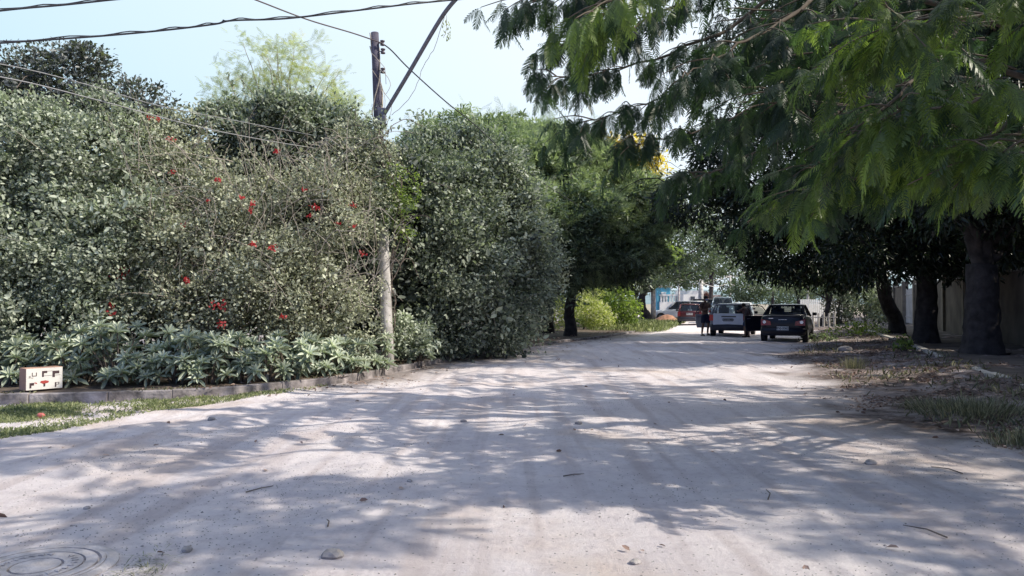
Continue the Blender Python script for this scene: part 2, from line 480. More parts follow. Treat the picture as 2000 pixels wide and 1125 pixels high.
M_FROND = leafmat('frond_leaf', (.014, .024, .034), (.045, .078, .062), (.24, .31, .09), rough=.42, transl=.48, tcol=(2.0, 2.3, .8), spec=.6)  # ramp ends hold shade blue and backlit yellow green
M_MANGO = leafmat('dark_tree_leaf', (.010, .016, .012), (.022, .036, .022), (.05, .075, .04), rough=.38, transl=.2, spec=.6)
M_FAR = leafmat('far_leaf', (.04, .06, .05), (.08, .11, .085), (.16, .195, .14), rough=.5, transl=.3)
M_FARG = leafmat('far_grey_leaf', (.04, .052, .058), (.085, .105, .10), (.19, .215, .19), rough=.5, transl=.3)
M_IPE = leafmat('yellow_blossom', (.60, .46, .02), (.85, .68, .04), (.95, .82, .12), rough=.6, transl=.4, tcol=(1.1, 1.1, .6))
M_ROS = leafmat('rosette_leaf', (.09, .12, .09), (.38, .43, .32), (.80, .84, .70), rough=.4, transl=.18, spec=.7, tcol=(1.3, 1.5, .9))
M_RED = leafmat('red_bract', (.34, .02, .03), (.55, .05, .06), (.72, .16, .15), rough=.5, transl=.45, tcol=(1.2, .9, .9))
M_GRASS = leafmat('grass_blade', (.12, .15, .07), (.27, .31, .15), (.50, .51, .31), rough=.5, transl=.3, tcol=(1.3, 1.45, .85))
M_DRYG = leafmat('dry_grass_blade', (.09, .095, .055), (.22, .23, .13), (.46, .44, .29), rough=.5, transl=.25, tcol=(1.15, 1.1, .85))
M_LITTER = leafmat('fallen_leaf', (.10, .055, .04), (.30, .19, .145), (.55, .43, .38), rough=.55, transl=.15, tcol=(1, 1, 1))

def blob(px, py, Y, rx, ry, rd=None):
    c = W(px, py, Y); s = Y / FPX
    return (c, np.array([rx * s, (rd if rd else (rx + ry) * .5 * s), ry * s]))

def blob_clusters(blobs, ncl, inner=.62, up_bias=0.0, zmin=.15, gapf=.72):
    """cluster centres on the outer shells of a union of ellipsoids, with outward normals"""
    area = np.array([(b[1][0] * b[1][2] + b[1][0] * b[1][1] + b[1][1] * b[1][2]) for b in blobs]); area /= area.sum()
    P = []; D = []
    got = 0
    while got < ncl:
        k = RNG.choice(len(blobs), size=ncl, p=area)
        C = np.array([b[0] for b in blobs])[k]; Rr = np.array([b[1] for b in blobs])[k]
        d = rnd_dirs(ncl)
        rad = RNG.uniform(inner, 1.06, ncl) ** .7
        # lumpy outline
        lump = 1 + .26 * np.sin(d[:, 0] * 5 + k * 1.7) * np.sin(d[:, 2] * 6 + k) + .14 * np.sin(d[:, 1] * 9 + d[:, 0] * 8 + k) + .06 * np.sin(d[:, 2] * 19 + d[:, 0] * 13)
        p = C + d * Rr * (rad * lump)[:, None]
        fq = 3.6 / max(.35, min(2.2, float(np.mean([b[1][0] for b in blobs]))))
        pk = np.sin(p[:, 0] * fq + 1.3 * np.sin(p[:, 2] * fq * .8)) * np.sin(p[:, 2] * fq * 1.25 + 1.1 * np.sin(p[:, 1] * fq)) + .5 * np.sin(p[:, 0] * fq * 2.3 + p[:, 1] * 2) * np.sin(p[:, 2] * fq * 2.1 + 1)
        p = C + (p - C) * (1 - .42 * np.clip(-pk * 1.8, 0, 1))[:, None]
        ok = (p[:, 2] > zmin) & ~((pk < -.22) & (RNG.random(ncl) < gapf))
        for j, b in enumerate(blobs):
            q = ((p - b[0]) / b[1]); ok &= ((q ** 2).sum(1) > .45) | (k == j)
        P.append(p[ok]); D.append(unit(d[ok] / Rr[ok])); got += ok.sum()
    return np.concatenate(P)[:ncl], np.concatenate(D)[:ncl]

def leaf_cloud(blobs, ncl, per, spread, L, Wr, tpl=OV, inner=.62, zmin=.15, droop=0.0, tb=(.1, .9), out=.7, mask=None, tilt=.5, zt=None):
    C, D = blob_clusters(blobs, ncl, inner, zmin=zmin)
    if mask is not None:
        k = mask(C); C = C[k]; D = D[k]
    n = len(C); ct = RNG.uniform(-.22, .22, n)
    spr = spread * RNG.uniform(.5, 1.5, n)
    q_ = RNG.normal(size=(n, per, 3)) + D[:, None, :] * .55 + np.array([0, 0, .35])
    off = unit(q_) * (spr[:, None, None] * RNG.uniform(.55, 1.15, (n, per, 1))) * 1.7
    off *= np.array([1, 1, .75])
    P = (C[:, None, :] + off).reshape(-1, 3)
    Dn = np.repeat(D, per, 0)
    on_ = unit(off.reshape(-1, 3))
    d = unit(Dn * out * .5 + on_ * .5 + RNG.normal(size=P.shape) * .55 + np.array([0, 0, -droop]))
    U = unit(RNG.normal(size=P.shape) * tilt * .8 + on_ * .8 + Dn * .3 + np.array([0, 0, .4]))
    t = np.clip(RNG.uniform(*tb, len(P)) + np.repeat(ct, per) + on_[:, 2] * .16, 0, 1)  # upper side of each clump tinted lighter, as if lit from above
    if zt is not None: t = np.clip(t * (.35 + .65 * sstep(zt[0], zt[1], P[:, 2])) + .12 * sstep(zt[0], zt[1], P[:, 2]), 0, 1)  # lit crown top and shaded lower crown put into the tint
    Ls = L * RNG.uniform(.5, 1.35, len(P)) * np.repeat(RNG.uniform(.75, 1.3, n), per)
    t = np.clip(t - .25 + .35 * np.linalg.norm(off.reshape(-1, 3), axis=1) / (np.repeat(spr, per) * 1.7), 0, 1)  # leaves deep in a clump tinted darker: inner shade put into the colour
    ok = P[:, 2] > zmin * .5
    return inst(tpl, P[ok], d[ok], U[ok], Ls[ok], Ls[ok] * Wr, t[ok])

def limbs(name, base, targets, r0, mat, parent=None, fork=.35, seed=1, lean=(0, 0), sub=5, flare=1.5, n=9, jit=.05):
    rng = random.Random(seed)
    base = Vector([float(k) for k in base]); mb = MB()
    zt = sum(float(t[2]) for t in targets) / len(targets)
    f = base + Vector((lean[0], lean[1], (zt - base.z) * fork))
    tr = smooth_path([base - Vector((0, 0, .15)), base + Vector((0, 0, .35)) + (f - base) * .08, base.lerp(f, .55) + Vector((rng.uniform(-1, 1), rng.uniform(-1, 1), 0)) * r0 * .5, f], sub, jit * r0, rng)
    m = len(tr)
    mb.tube(tr, [r0 * (flare - (flare - 1) * min(1, i / (m * .28)) ** .5 - .25 * i / m) for i in range(m)], 28 if r0 > .15 else n + 3, ridge=.06 if r0 > .15 else 0)
    for t in targets:
        t = Vector([float(k) for k in t]); dv = t - f
        mid = f + dv * .45 + Vector((rng.uniform(-1, 1), rng.uniform(-1, 1), rng.uniform(0, 1))) * dv.length * .13
        pp = smooth_path([f - Vector((0, 0, r0 * .5)), f + dv * .12 + Vector((0, 0, dv.length * .08)), mid, t], sub, dv.length * .012, rng)
        rr = r0 * rng.uniform(.38, .6)
        mb.tube(pp, [max(.012, rr * (1 - .85 * i / (len(pp) - 1))) for i in range(len(pp))], n)
        for _ in range(3):
            k = rng.randrange(len(pp) // 2, len(pp)); q = pp[k]
            e = q + Vector((rng.uniform(-1, 1), rng.uniform(-1, 1), rng.uniform(-.3, .9))) * dv.length * .35
            s2 = smooth_path([q, q.lerp(e, .5) + Vector((0, 0, .08 * dv.length)), e], 3, dv.length * .01, rng)
            mb.tube(s2, [max(.008, rr * .3 * (1 - .7 * i / (len(s2) - 1))) for i in range(len(s2))], 5)
    return mb.build(name, mat, parent, smooth=True)

def shrub(name, label, cat, base, blobs, ncl, per, spread, L, mat, group=None, r0=.06, Wr=.62, stems=5, bark=None, tpl=OV, sprigs=0, **kw):
    root = empty(name, base); tag(root, label, cat, group)
    b = np.array([float(k) for k in base])
    v, f, t = leaf_cloud(blobs, ncl, per, spread, L, Wr, tpl, **kw)
    if sprigs > 50:
        e_ = leaf_cloud(blobs, int(ncl * .14), int(per * .5), spread * 1.1, L * 1.4, Wr, tpl, **dict(kw, tb=(.35, 1.0)))
        v, f, t = merge([(v, f, t), e_])
    if sprigs:
        C_, D_ = blob_clusters(blobs, sprigs, .85, zmin=.6); sm_ = MB(); ps = []
        for c_, d_ in zip(C_, D_):
            dd = Vector(unit(d_ * .8 + RNG.normal(size=3) * .45 + np.array([0, 0, .45]))); ln = RNG.uniform(.25, 1.0) * L * 11
            c0 = Vector(c_) ; e_ = c0 + dd * ln; mid_ = c0.lerp(e_, .5) + Vector(RNG.normal(size=3)) * ln * .08
            pp_ = smooth_path([c0 - dd * .1, mid_, e_ - Vector((0, 0, ln * .06))], 4)
            sm_.tube([q - Vector(b) for q in pp_], [.007, .0065, .006, .0055, .005, .0045, .004, .0035, .003], 4)
            kk = RNG.integers(0, 9, 16); Pq = np.array([tuple(pp_[q]) for q in kk])
            ps.append(inst(tpl, Pq, RNG.normal(size=(16, 3)) * .8 + np.array(dd) * .5, RNG.normal(size=(16, 3)) * .5 + [0, 0, 1], L * RNG.uniform(.6, 1.1, 16), L * .6, RNG.uniform(.3, 1, 16)))
        v, f, t = merge([(v, f, t)] + ps)
        sm_.build('twigs', bark or M_TWIG, root)['kind'] = 'stuff'
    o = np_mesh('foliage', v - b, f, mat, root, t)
    tg = [np.array(bl[0]) - b for bl in blobs][:stems]
    limbs('stem', (0, 0, 0), tg, r0, bark or M_BARK, root, fork=.22, seed=len(label))
    return root

def tree(name, label, cat, base, blobs, ncl, per, spread, L, mat, r0=.3, group=None, Wr=.55, bark=None, fork=.35, lean=(0, 0), seed=3, tpl=OV, flare=1.5, extra=None, **kw):
    root = empty(name, base); tag(root, label, cat, group)
    b = np.array([float(k) for k in base])
    cl = leaf_cloud(blobs, ncl, per, spread, L, Wr, tpl, **kw)
    if extra: cl = merge([cl] + extra)
    v, f, t = cl
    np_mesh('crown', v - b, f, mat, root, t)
    limbs('trunk', (0, 0, 0), [np.array(bl[0]) - b for bl in blobs], r0, bark or M_BARKD, root, fork=fork, lean=lean, seed=seed, flare=flare)
    return root

# ---- bipinnate fronds
def frond_tpl(pairs=13, seg=2, droop=.28, wid=.24, pw=.040, seed=0):
    rs = np.random.default_rng(seed); V = []; F = []
    def quad(a, b_, c, d):
        k = len(V); V.extend([a, b_, c, d]); F.append((k, k + 1, k + 2, k + 3))
    z = lambda x: -droop * x * x + .05 * x
    xs = np.linspace(0, 1, 7)
    for a, b_ in zip(xs, xs[1:]):
        quad((a, -.008, z(a)), (b_, -.004, z(b_)), (b_, .004, z(b_)), (a, .008, z(a)))
    for i in range(pairs):
        x = .16 + .82 * i / (pairs - 1)
        ln = wid * (math.sin(math.pi * (.20 + .68 * i / (pairs - 1)))) ** .8 * rs.uniform(.9, 1.1)
        for s in (-1, 1):
            a = R(62 - 22 * i / pairs) + rs.normal() * .07
            dx, dy = math.cos(a), math.sin(a) * s
            dz0 = rs.uniform(-.25, .12)
            p0 = np.array((x, 0, z(x))); hw = pw * .5
            nrm = np.array((-dy, dx, 0)) * hw
            prev = p0; pwid = .35
            for k in range(1, seg + 1):
                q = k / seg
                cur = p0 + np.array((dx, dy, 0)) * ln * q + np.array((.03 * q * q, 0, dz0 * ln * q - .35 * ln * q * q))
                wq = 1.0 if k < seg else .3
                quad(tuple(prev - nrm * pwid), tuple(cur - nrm * wq), tuple(cur + nrm * wq), tuple(prev + nrm * pwid))
                prev = cur; pwid = wq
    return np.array(V), np.array(F)
FT = [frond_tpl(19, 3, .25, .23, .028, 1), frond_tpl(14, 3, .45, .23, .036, 2), frond_tpl(20, 3, .12, .24, .027, 3), frond_tpl(12, 3, .6, .20, .036, 6), frond_tpl(15, 3, .35, .30, .034, 7)]
FTL = [frond_tpl(11, 1, .3, .26, .036, 4), frond_tpl(10, 1, .15, .28, .040, 5)]

def inst3(tpl, P, D, U, L, tint):
    tv, tf = tpl
    D = unit(D); S = unit(np.cross(U, D)); N = np.cross(D, S)
    L = np.broadcast_to(L, (len(P),))
    q = tv[None] * L[:, None, None]
    v = P[:, None, :] + D[:, None, :] * q[:, :, 0:1] + S[:, None, :] * q[:, :, 1:2] + N[:, None, :] * q[:, :, 2:3]
    n, k = len(P), len(tv)
    f = tf[None] + (np.arange(n) * k)[:, None, None]
    return v.reshape(-1, 3), f.reshape(-1, 4), np.repeat(tint, k)

def fronds_at(P, D, L, tint, droop, tpls):
    out = []
    k = RNG.integers(0, len(tpls), len(P))
    U = unit(RNG.normal(size=P.shape) * .35 + np.array([0, 0, 1.0]))
    D = unit(D + np.array([0, 0, -1.0]) * np.broadcast_to(droop, (len(P),))[:, None])
    for i, t in enumerate(tpls):
        m = k == i
        if m.any(): out.append(inst3(t, P[m], D[m], U[m], L[m], tint[m]))
    return out

def feather_cloud(blobs, ncl, per, L, tb=(.1, .9), droop=.1, mask=None, inner=.6, zmin=.5, tpls=None, out=.9):
    C, D = blob_clusters(blobs, ncl, inner, zmin=zmin)
    if mask is not None:
        k = mask(C); C = C[k]; D = D[k]
    n = len(C)
    P = (C[:, None, :] + RNG.normal(size=(n, per, 3)) * L * .22).reshape(-1, 3)
    Dn = np.repeat(D, per, 0); d = unit(Dn * out + RNG.normal(size=P.shape) * .7)
    t = np.clip(RNG.uniform(*tb, len(P)) + np.repeat(RNG.uniform(-.2, .2, n), per), 0, 1)
    return fronds_at(P, d, L * RNG.uniform(.65, 1.2, len(P)), t, droop, tpls or FTL)
# ------------------------------------------------------------------ left hedge
BED = .13
def gb(px, Y, z=BED): p = W(px, 600, Y); return (p[0], Y, z)

shrub('hedge_shrub', 'tall dense grey green shrub at the far left edge, taller than the flowers beside it', 'shrub', gb(60, 14.2),
      [blob(40, 330, 14.6, 120, 130), blob(170, 330, 14.8, 120, 110), blob(60, 520, 14.0, 140, 130), blob(210, 500, 14.2, 120, 130), blob(-110, 420, 14, 120, 200), blob(60, 640, 13.6, 170, 70), blob(250, 390, 15.2, 90, 110)],
      1500, 72, .20, .072, M_HEDGE, sprigs=130)
shrub('tall_shrub', 'purplish leafy shrub top rising above the hedge at the far left', 'shrub', gb(110, 16),
      [blob(120, 170, 16, 95, 65), blob(250, 215, 16.3, 80, 50), blob(340, 270, 16.3, 50, 40), blob(60, 210, 16, 80, 60), blob(180, 230, 16, 90, 50), blob(215, 255, 16, 75, 45), blob(30,150,16,45,40), blob(280, 280, 16, 60, 35), blob(150, 130, 16, 60, 40), blob(-20, 200, 16, 70, 60)],
      760, 34, .14, .08, leafmat('purplish_leaf', (.04, .05, .055), (.09, .10, .11), (.18, .19, .19), rough=.4, transl=.2), r0=.07, inner=.35, sprigs=45)
boug = shrub('bougainvillea', 'sprawling bougainvillea with scattered red blossoms and bare tangled twigs', 'bougainvillea', gb(400, 14.6),
      [blob(340, 370, 15.2, 90, 90), blob(330, 500, 14.8, 110, 110), blob(440, 470, 14.8, 110, 120), blob(400, 600, 14.3, 150, 70), blob(540, 560, 14.8, 110, 110), blob(620, 430, 15.4, 110, 110), blob(690, 330, 16.2, 80, 80), blob(650, 610, 15.4, 90, 70), blob(330, 280, 15.6, 60, 50), blob(520, 400, 15.5, 110, 90)],
      1700, 40, .19, .058, M_BOUG, sprigs=160, stems=8, Wr=.7, inner=.5)
shrub('dense_tree', 'dark green dense crown bulging over the bougainvillea under the yellow tree', 'tree', gb(540, 17.5),
      [blob(530, 255, 17, 115, 60), blob(610, 270, 17, 80, 60), blob(470, 300, 17.2, 70, 60), blob(560, 330, 17.5, 130, 60)],
      620, 60, .20, .085, M_HEDGE2, sprigs=60, r0=.11, stems=4)
# feathery yellow tree: thin limbs and airy leaves
yb = [blob(500, 130, 18.5, 75, 60), blob(560, 120, 18.5, 70, 50), blob(620, 170, 18.7, 70, 70), blob(450, 190, 18.5, 50, 55), blob(660, 230, 18.6, 60, 50), blob(560, 200, 18.8, 100, 60), blob(700, 260, 18.5, 45, 45)]
root = empty('yellow_tree', gb(570, 18.8)); tag(root, 'airy tree with sparse yellowish feathery leaves against the sky left of the pole', 'tree')
b = np.array(gb(570, 18.8))
C, D = blob_clusters(yb, 430, .2)
P = (C[:, None, :] + RNG.normal(size=(len(C), 5, 3)) * .10).reshape(-1, 3)
v, f, t = merge(fronds_at(P, unit(np.repeat(D, 5, 0) * .6 + RNG.normal(size=P.shape) * .6 + [0, 0, .3]), RNG.uniform(.16, .32, len(P)), RNG.random(len(P)), .2, [frond_tpl(8, 1, .3, .28, .075, 4), frond_tpl(7, 1, .15, .30, .08, 5)]))
np_mesh('crown', v - b, f, M_YEL, root, t)
mb = MB(); rng = random.Random(5)
cs = C[RNG.choice(len(C), 70, replace=False)]
hub = W(570, 330, 18.8)
for c in cs:
    a = Vector(hub) + Vector((rng.uniform(-.8, .8), rng.uniform(-.3, .3), rng.uniform(-.3, .3))) ; e = Vector(c)
    pp = smooth_path([a, a.lerp(e, .5) + Vector((rng.uniform(-.15, .15), 0, .12)), e], 4, .02, rng)
    mb.tube([p - Vector(b) for p in pp], [.022 * (1 - .75 * i / (len(pp) - 1)) for i in range(len(pp))], 5)
mb.build('branches', M_TWIG, root, smooth=True)
limbs('trunk', (0, 0, 0), [hub - b, W(500, 300, 18.8) - b, W(640, 330, 18.8) - b], .10, M_BARK, root, fork=.5)

# red blossoms and bare twigs belong to the bougainvillea
bb = np.array(boug.location)
def front(px, py, Y): return W(px, py, Y)
spots = [(240, 533, 13.9, 17), (427, 596, 13.0, 13), (432, 632, 13.0, 8), (217, 612, 13.2, 8), (216, 597, 13.2, 5), (332, 272, 14.6, 8), (290, 230, 14.9, 4), (310, 232, 14.9, 4),
         (362, 545, 13.4, 6), (364, 552, 13.4, 4), (336, 337, 14.2, 5), (427, 353, 13.7, 5), (405, 392, 13.9, 4), (473, 386, 13.6, 4), (492, 398, 13.6, 6), (490, 412, 13.6, 5), (540, 296, 14.2, 5),
         (495, 477, 13.3, 7), (534, 484, 13.3, 7), (613, 403, 14.0, 6), (622, 406, 14.0, 4), (688, 401, 14.6, 5), (661, 438, 14.3, 5), (690, 441, 14.3, 4), (708, 496, 14.3, 6), (552, 618, 13.3, 5), (357, 440, 13.7, 5), (594, 370, 14.2, 4), (605, 421, 14, 4)]
for px, py, Y, s in spots:
    c = W(px, py, Y) - bb; n = 4 + int(s * 1.8); r = s * Y / FPX * .5
    P = c + RNG.normal(size=(n, 3)) * r * np.array([1.1, .8, .8])
    v, f, t = inst(OV, P, rnd_dirs(n), rnd_dirs(n), .05, .045, RNG.random(n))
    np_mesh('blossom', v, f, M_RED, boug, t)
mb = MB(); rng = random.Random(9)
for i in range(230):
    px = rng.uniform(250, 740); py = rng.uniform(290, 620); Y = rng.uniform(13.5, 14.4) + max(0, (px - 500) / 300)
    a = W(px, py, Y) - bb; ang = rng.gauss(math.pi / 2, .8); ln = rng.uniform(.4, 1.5)
    d = np.array([math.cos(ang), rng.uniform(-.3, .1), math.sin(ang)]) * ln
    side = np.array([rng.uniform(-.2, .2), rng.uniform(-.1, .1), rng.uniform(-.05, .3)])
    pp = smooth_path([a, a + d * .5 + side, a + d + side * .3 + np.array([0, -.05, -.15])], 5, .018, rng)
    r = rng.uniform(.004, .010)
    mb.tube([p for p in pp], [r * (1 - .6 * k / (len(pp) - 1)) for k in range(len(pp))], 4)
    if rng.random() < .6:
        q = pp[5]; e = q + Vector((rng.uniform(-.4, .4), -.05, rng.uniform(-.3, .4)))
        mb.tube(smooth_path([q, q.lerp(e, .5) + Vector((0, 0, .06)), e], 3, .01, rng), r * .5, 4)
mb.build('bare_twigs', M_TWIG, boug, smooth=True)['kind'] = 'stuff'

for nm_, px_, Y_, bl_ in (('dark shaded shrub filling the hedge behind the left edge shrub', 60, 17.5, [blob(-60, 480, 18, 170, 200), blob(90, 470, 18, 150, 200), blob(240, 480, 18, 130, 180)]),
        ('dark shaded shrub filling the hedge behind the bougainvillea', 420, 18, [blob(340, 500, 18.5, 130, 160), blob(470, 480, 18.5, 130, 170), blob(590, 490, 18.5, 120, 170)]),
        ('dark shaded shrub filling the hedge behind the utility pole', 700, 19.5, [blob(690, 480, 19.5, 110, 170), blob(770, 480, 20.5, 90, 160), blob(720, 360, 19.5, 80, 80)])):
    shrub('backing_shrub', nm_, 'shrub', gb(px_, Y_), bl_, 1100, 26, .26, .15, M_HEDGE2, r0=.1, stems=3, inner=.5, tb=(0, .3))  # tint kept at its dark end, standing in for shade inside the hedge

# rosette shrubs in front, along the kerb
ROSP = []
rp = [(20, 12.5), (95, 12.7), (160, 12.35), (225, 12.3), (290, 12.45), (350, 12.7), (410, 12.75), (465, 13.0), (520, 13.3), (575, 13.7), (625, 14.3), (680, 14.9), (725, 15.8), (815, 17.8)]
rlab = ['partly hidden at the left picture edge', 'behind the white box', 'just right of the white box', 'with the brightest sunlit leaves', 'tallest of the row with pale sunlit rosettes', 'below the low red blossoms on the left', 'directly under the pair of red blossom clusters',
        'right of the pair of red blossom clusters', 'below the single red blossom near the middle of the row', 'in half shade right of the small concrete stub', 'in shade near the bare twigs', 'dark and low, two before the concrete pole', 'touching the left side of the concrete pole', 'right of the concrete pole']
for i, (px, Y) in enumerate(rp):
    base = np.array(gb(px, Y + (.22 if i < 5 else .06))); root = empty('rosette_shrub', base)
    tag(root, 'broad leaved rosette shrub ' + rlab[i], 'shrub', 'rosette shrubs along the kerb')
    nr = 19; parts = []; sb = MB(); rng = random.Random(i)
    hgt = [.75, .7, .95, 1.0, .98, .85, .8, .78, .72, .78, .68, .62, .7, .6][i]
    for k in range(nr):
        c = np.array([rng.uniform(-.38, .38), rng.uniform(-.25, .30), 0]); c[2] = rng.uniform(.14, 1.02) * hgt * (1 - .15 * abs(c[0])); c[1] -= (.2 * (1 - c[2]))
        ax = unit(np.array([c[0] * .8 + rng.uniform(-.3, .3), -.45 + rng.uniform(-.3, .2), .75]))
        n = 15; a = np.arange(n) * 2.4 + rng.random() * 6; el = np.linspace(-.15, 1.15, n) + RNG.normal(size=n) * .08
        t1 = unit(np.cross(ax, [0.2, 1, .1])); t2 = np.cross(ax, t1)
        d = (t1[None] * np.cos(a)[:, None] + t2[None] * np.sin(a)[:, None]) * np.cos(el)[:, None] + ax[None] * np.sin(el)[:, None]
        L = rng.uniform(.17, .25) * (1 - .35 * np.linspace(0, 1, n))
        parts.append(inst(LAN, np.repeat(c[None], n, 0) + d * .012, d, np.repeat(ax[None], n, 0), L, L * .27, np.clip(.15 + .55 * np.linspace(0, 1, n) + rng.uniform(-.15, .3), 0, 1)))
        b0 = Vector((c[0] * .3, c[1] * .3, 0)); e = Vector(c)
        sb.tube(smooth_path([b0, b0.lerp(e, .5) + Vector((rng.uniform(-.05, .05), 0, .04)), e], 3), [.014, .013, .012, .011, .010, .010, .009], 5)
    v, f, t = merge(parts)
    np_mesh('foliage', v, f, M_ROS, root, t); sb.build('stem', M_BARK, root, smooth=True)

# hedge right of the pole
shrub('hedge_shrub', 'big rounded dark glossy shrub just right of the concrete pole', 'shrub', gb(880, 21),
      [blob(855, 345, 21.5, 80, 75), blob(940, 365, 22, 80, 85), blob(905, 290, 22, 40, 40), blob(1020, 450, 23, 40, 60), blob(860, 430, 20.5, 95, 90), blob(960, 450, 21.5, 90, 100), blob(880, 540, 20, 105, 90), blob(1000, 540, 22.5, 65, 90), blob(850, 640, 19.5, 80, 50), blob(950, 640, 21, 70, 60)],
      1500, 64, .27, .10, M_HEDGE2, sprigs=90, r0=.16, stems=6)
shrub('climbing_vine', 'bright green feathery creeper hanging on the concrete pole', 'vine', gb(768, 16.4),
      [blob(785, 350, 16.0, 30, 26), blob(795, 385, 16.0, 25, 25), blob(775, 430, 16.0, 28, 22), blob(790, 465, 16.0, 15, 20), blob(765, 390, 16.2, 25, 40)], 110, 14, .07, .055, M_BRIGHT, r0=.02, stems=2, inner=.3)
shrub('climbing_vine', 'leafy creeper wrapped round the pole where the lamp arm starts', 'vine', gb(765, 16.45),
      [blob(738, 240, 15.8, 18, 24), blob(742, 275, 15.9, 24, 28), blob(752, 320, 16, 28, 40), blob(745, 370, 16, 25, 40), blob(745, 430, 16, 22, 40), blob(705, 300, 16.3, 40, 50)], 260, 13, .07, .06, M_HEDGE, r0=.02, stems=3, inner=.2)
shrub('low_bush', 'low leafy bush with pale sunlit leaves at the foot of the pole', 'shrub', gb(800, 17.6),
      [blob(800, 660, 17.5, 45, 32), blob(770, 640, 17.4, 30, 25)], 170, 12, .08, .08, M_ROS, r0=.03, stems=2)
shrub('kerb_bush', 'yellow green bush growing at the kerb before the shaded trunks', 'shrub', gb(1030, 27),
      [blob(1040, 600, 27, 40, 45), blob(1060, 560, 27.5, 35, 35), blob(1000, 630, 26, 40, 35), blob(1075, 520, 28, 35, 40)], 520, 12, .14, .11, M_BOUG, r0=.06, stems=3)
shrub('lit_bush', 'bright yellow green bush behind the shaded trunks, lit by the sun', 'shrub', gb(1200, 44, 0),
      [blob(1200, 590, 44, 40, 40), blob(1160, 610, 43, 35, 30), blob(1225, 610, 45, 20, 25), blob(1185, 560, 44, 35, 25)], 620, 12, .2, .15, M_BRIGHT, r0=.07, stems=3)
shrub('lit_bush', 'pale dry looking bush between the two shaded trunks', 'shrub', gb(1140, 40, 0),
      [blob(1145, 600, 40, 25, 40), blob(1090, 610, 38, 22, 30), blob(1170, 620, 40, 25, 22)], 380, 12, .16, .12, M_YEL, r0=.05, stems=3)
shrub('backdrop_shrub', 'dark wall of foliage behind the shaded trunks of the feathery tree', 'shrub', gb(1080, 46, 0),
      [blob(1090, 540, 47, 80, 70), blob(1190, 520, 48, 80, 60), blob(1010, 520, 40, 60, 70)], 900, 13, .3, .2, M_HEDGE2, r0=.2, stems=3)

# feathery spreading tree over the left kerb
fb = [blob(1255, 470, 34, 45, 70), blob(1270, 400, 36, 40, 40), blob(1000, 340, 33, 90, 70), blob(1090, 330, 34, 100, 60), blob(1180, 380, 34, 90, 60), blob(1230, 440, 34, 70, 60), blob(1100, 440, 32, 110, 70), blob(1010, 430, 30, 80, 70), blob(1180, 500, 33, 90, 50), blob(1090, 510, 31, 70, 45)]
root = empty('spreading_tree', gb(1115, 32, .08)); tag(root, 'spreading feathery green tree with dark trunk at the left kerb', 'tree'); b = np.array(root.location)
v, f, t = merge(feather_cloud(fb, 900, 5, .85, inner=.7, tb=(.4, 1)) + [leaf_cloud(fb, 2500, 42, .26, .21, .30, LAN, inner=.6, zt=(3.0, 7.0), out=.5, droop=.1)])  # zt tints the lower crown as shaded, the top as sunlit
np_mesh('crown', v - b, f, M_FEATH, root, t)
limbs('trunk', (0, 0, 0), [np.array(x[0]) - b for x in fb], .26, M_BARKD, root, fork=.30, seed=8)
root = empty('shaded_tree', gb(1070, 35, .08)); tag(root, 'second dark trunk just left of the spreading feathery tree', 'tree'); b = np.array(root.location)
fb2 = [blob(1030, 300, 37, 80, 50), blob(1000, 275, 38, 70, 38), blob(930, 275, 38, 80, 42), blob(860, 285, 38, 70, 34), blob(1080, 290, 38, 80, 36), blob(1150, 315, 39, 70, 35)]
v, f, t = merge(feather_cloud(fb2, 260, 5, .9, inner=.6, tb=(.4, 1)) + [leaf_cloud(fb2, 800, 40, .28, .21, .30, LAN, inner=.6, zt=(4.0, 7.5), out=.5)])
np_mesh('crown', v - b, f, M_FEATH, root, t)
limbs('trunk', (0, 0, 0), [W(1030, 320, 37) - b, W(1000, 280, 38) - b, W(940, 300, 38) - b], .30, M_BARKD, root, fork=.3, seed=4)
# ------------------------------------------------------------------ the big dark trees on the right
SW = .2
def gr(px, Y, z=SW): p = W(px, 600, Y); return (p[0], Y, z)
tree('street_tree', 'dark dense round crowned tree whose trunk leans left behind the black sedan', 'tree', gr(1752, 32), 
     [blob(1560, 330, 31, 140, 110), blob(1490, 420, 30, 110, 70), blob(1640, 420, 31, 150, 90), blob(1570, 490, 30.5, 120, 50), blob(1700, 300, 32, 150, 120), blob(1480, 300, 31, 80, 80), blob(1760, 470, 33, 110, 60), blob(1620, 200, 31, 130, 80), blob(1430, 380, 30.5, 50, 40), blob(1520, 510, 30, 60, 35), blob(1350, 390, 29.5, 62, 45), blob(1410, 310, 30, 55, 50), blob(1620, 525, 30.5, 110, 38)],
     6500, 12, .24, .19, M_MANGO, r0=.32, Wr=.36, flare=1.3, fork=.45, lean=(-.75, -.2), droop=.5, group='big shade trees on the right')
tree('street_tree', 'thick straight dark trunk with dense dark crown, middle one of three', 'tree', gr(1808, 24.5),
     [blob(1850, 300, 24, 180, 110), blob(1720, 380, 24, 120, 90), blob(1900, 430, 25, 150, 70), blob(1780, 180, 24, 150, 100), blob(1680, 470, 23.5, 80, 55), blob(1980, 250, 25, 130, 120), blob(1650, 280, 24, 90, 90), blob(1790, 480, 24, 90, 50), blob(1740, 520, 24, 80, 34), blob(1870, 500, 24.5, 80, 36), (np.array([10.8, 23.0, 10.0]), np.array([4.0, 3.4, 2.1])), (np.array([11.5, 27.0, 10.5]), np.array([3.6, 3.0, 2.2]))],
     6800, 12, .22, .18, M_MANGO, r0=.36, flare=1.35, Wr=.36, fork=.42, droop=.5, seed=6, group='big shade trees on the right')
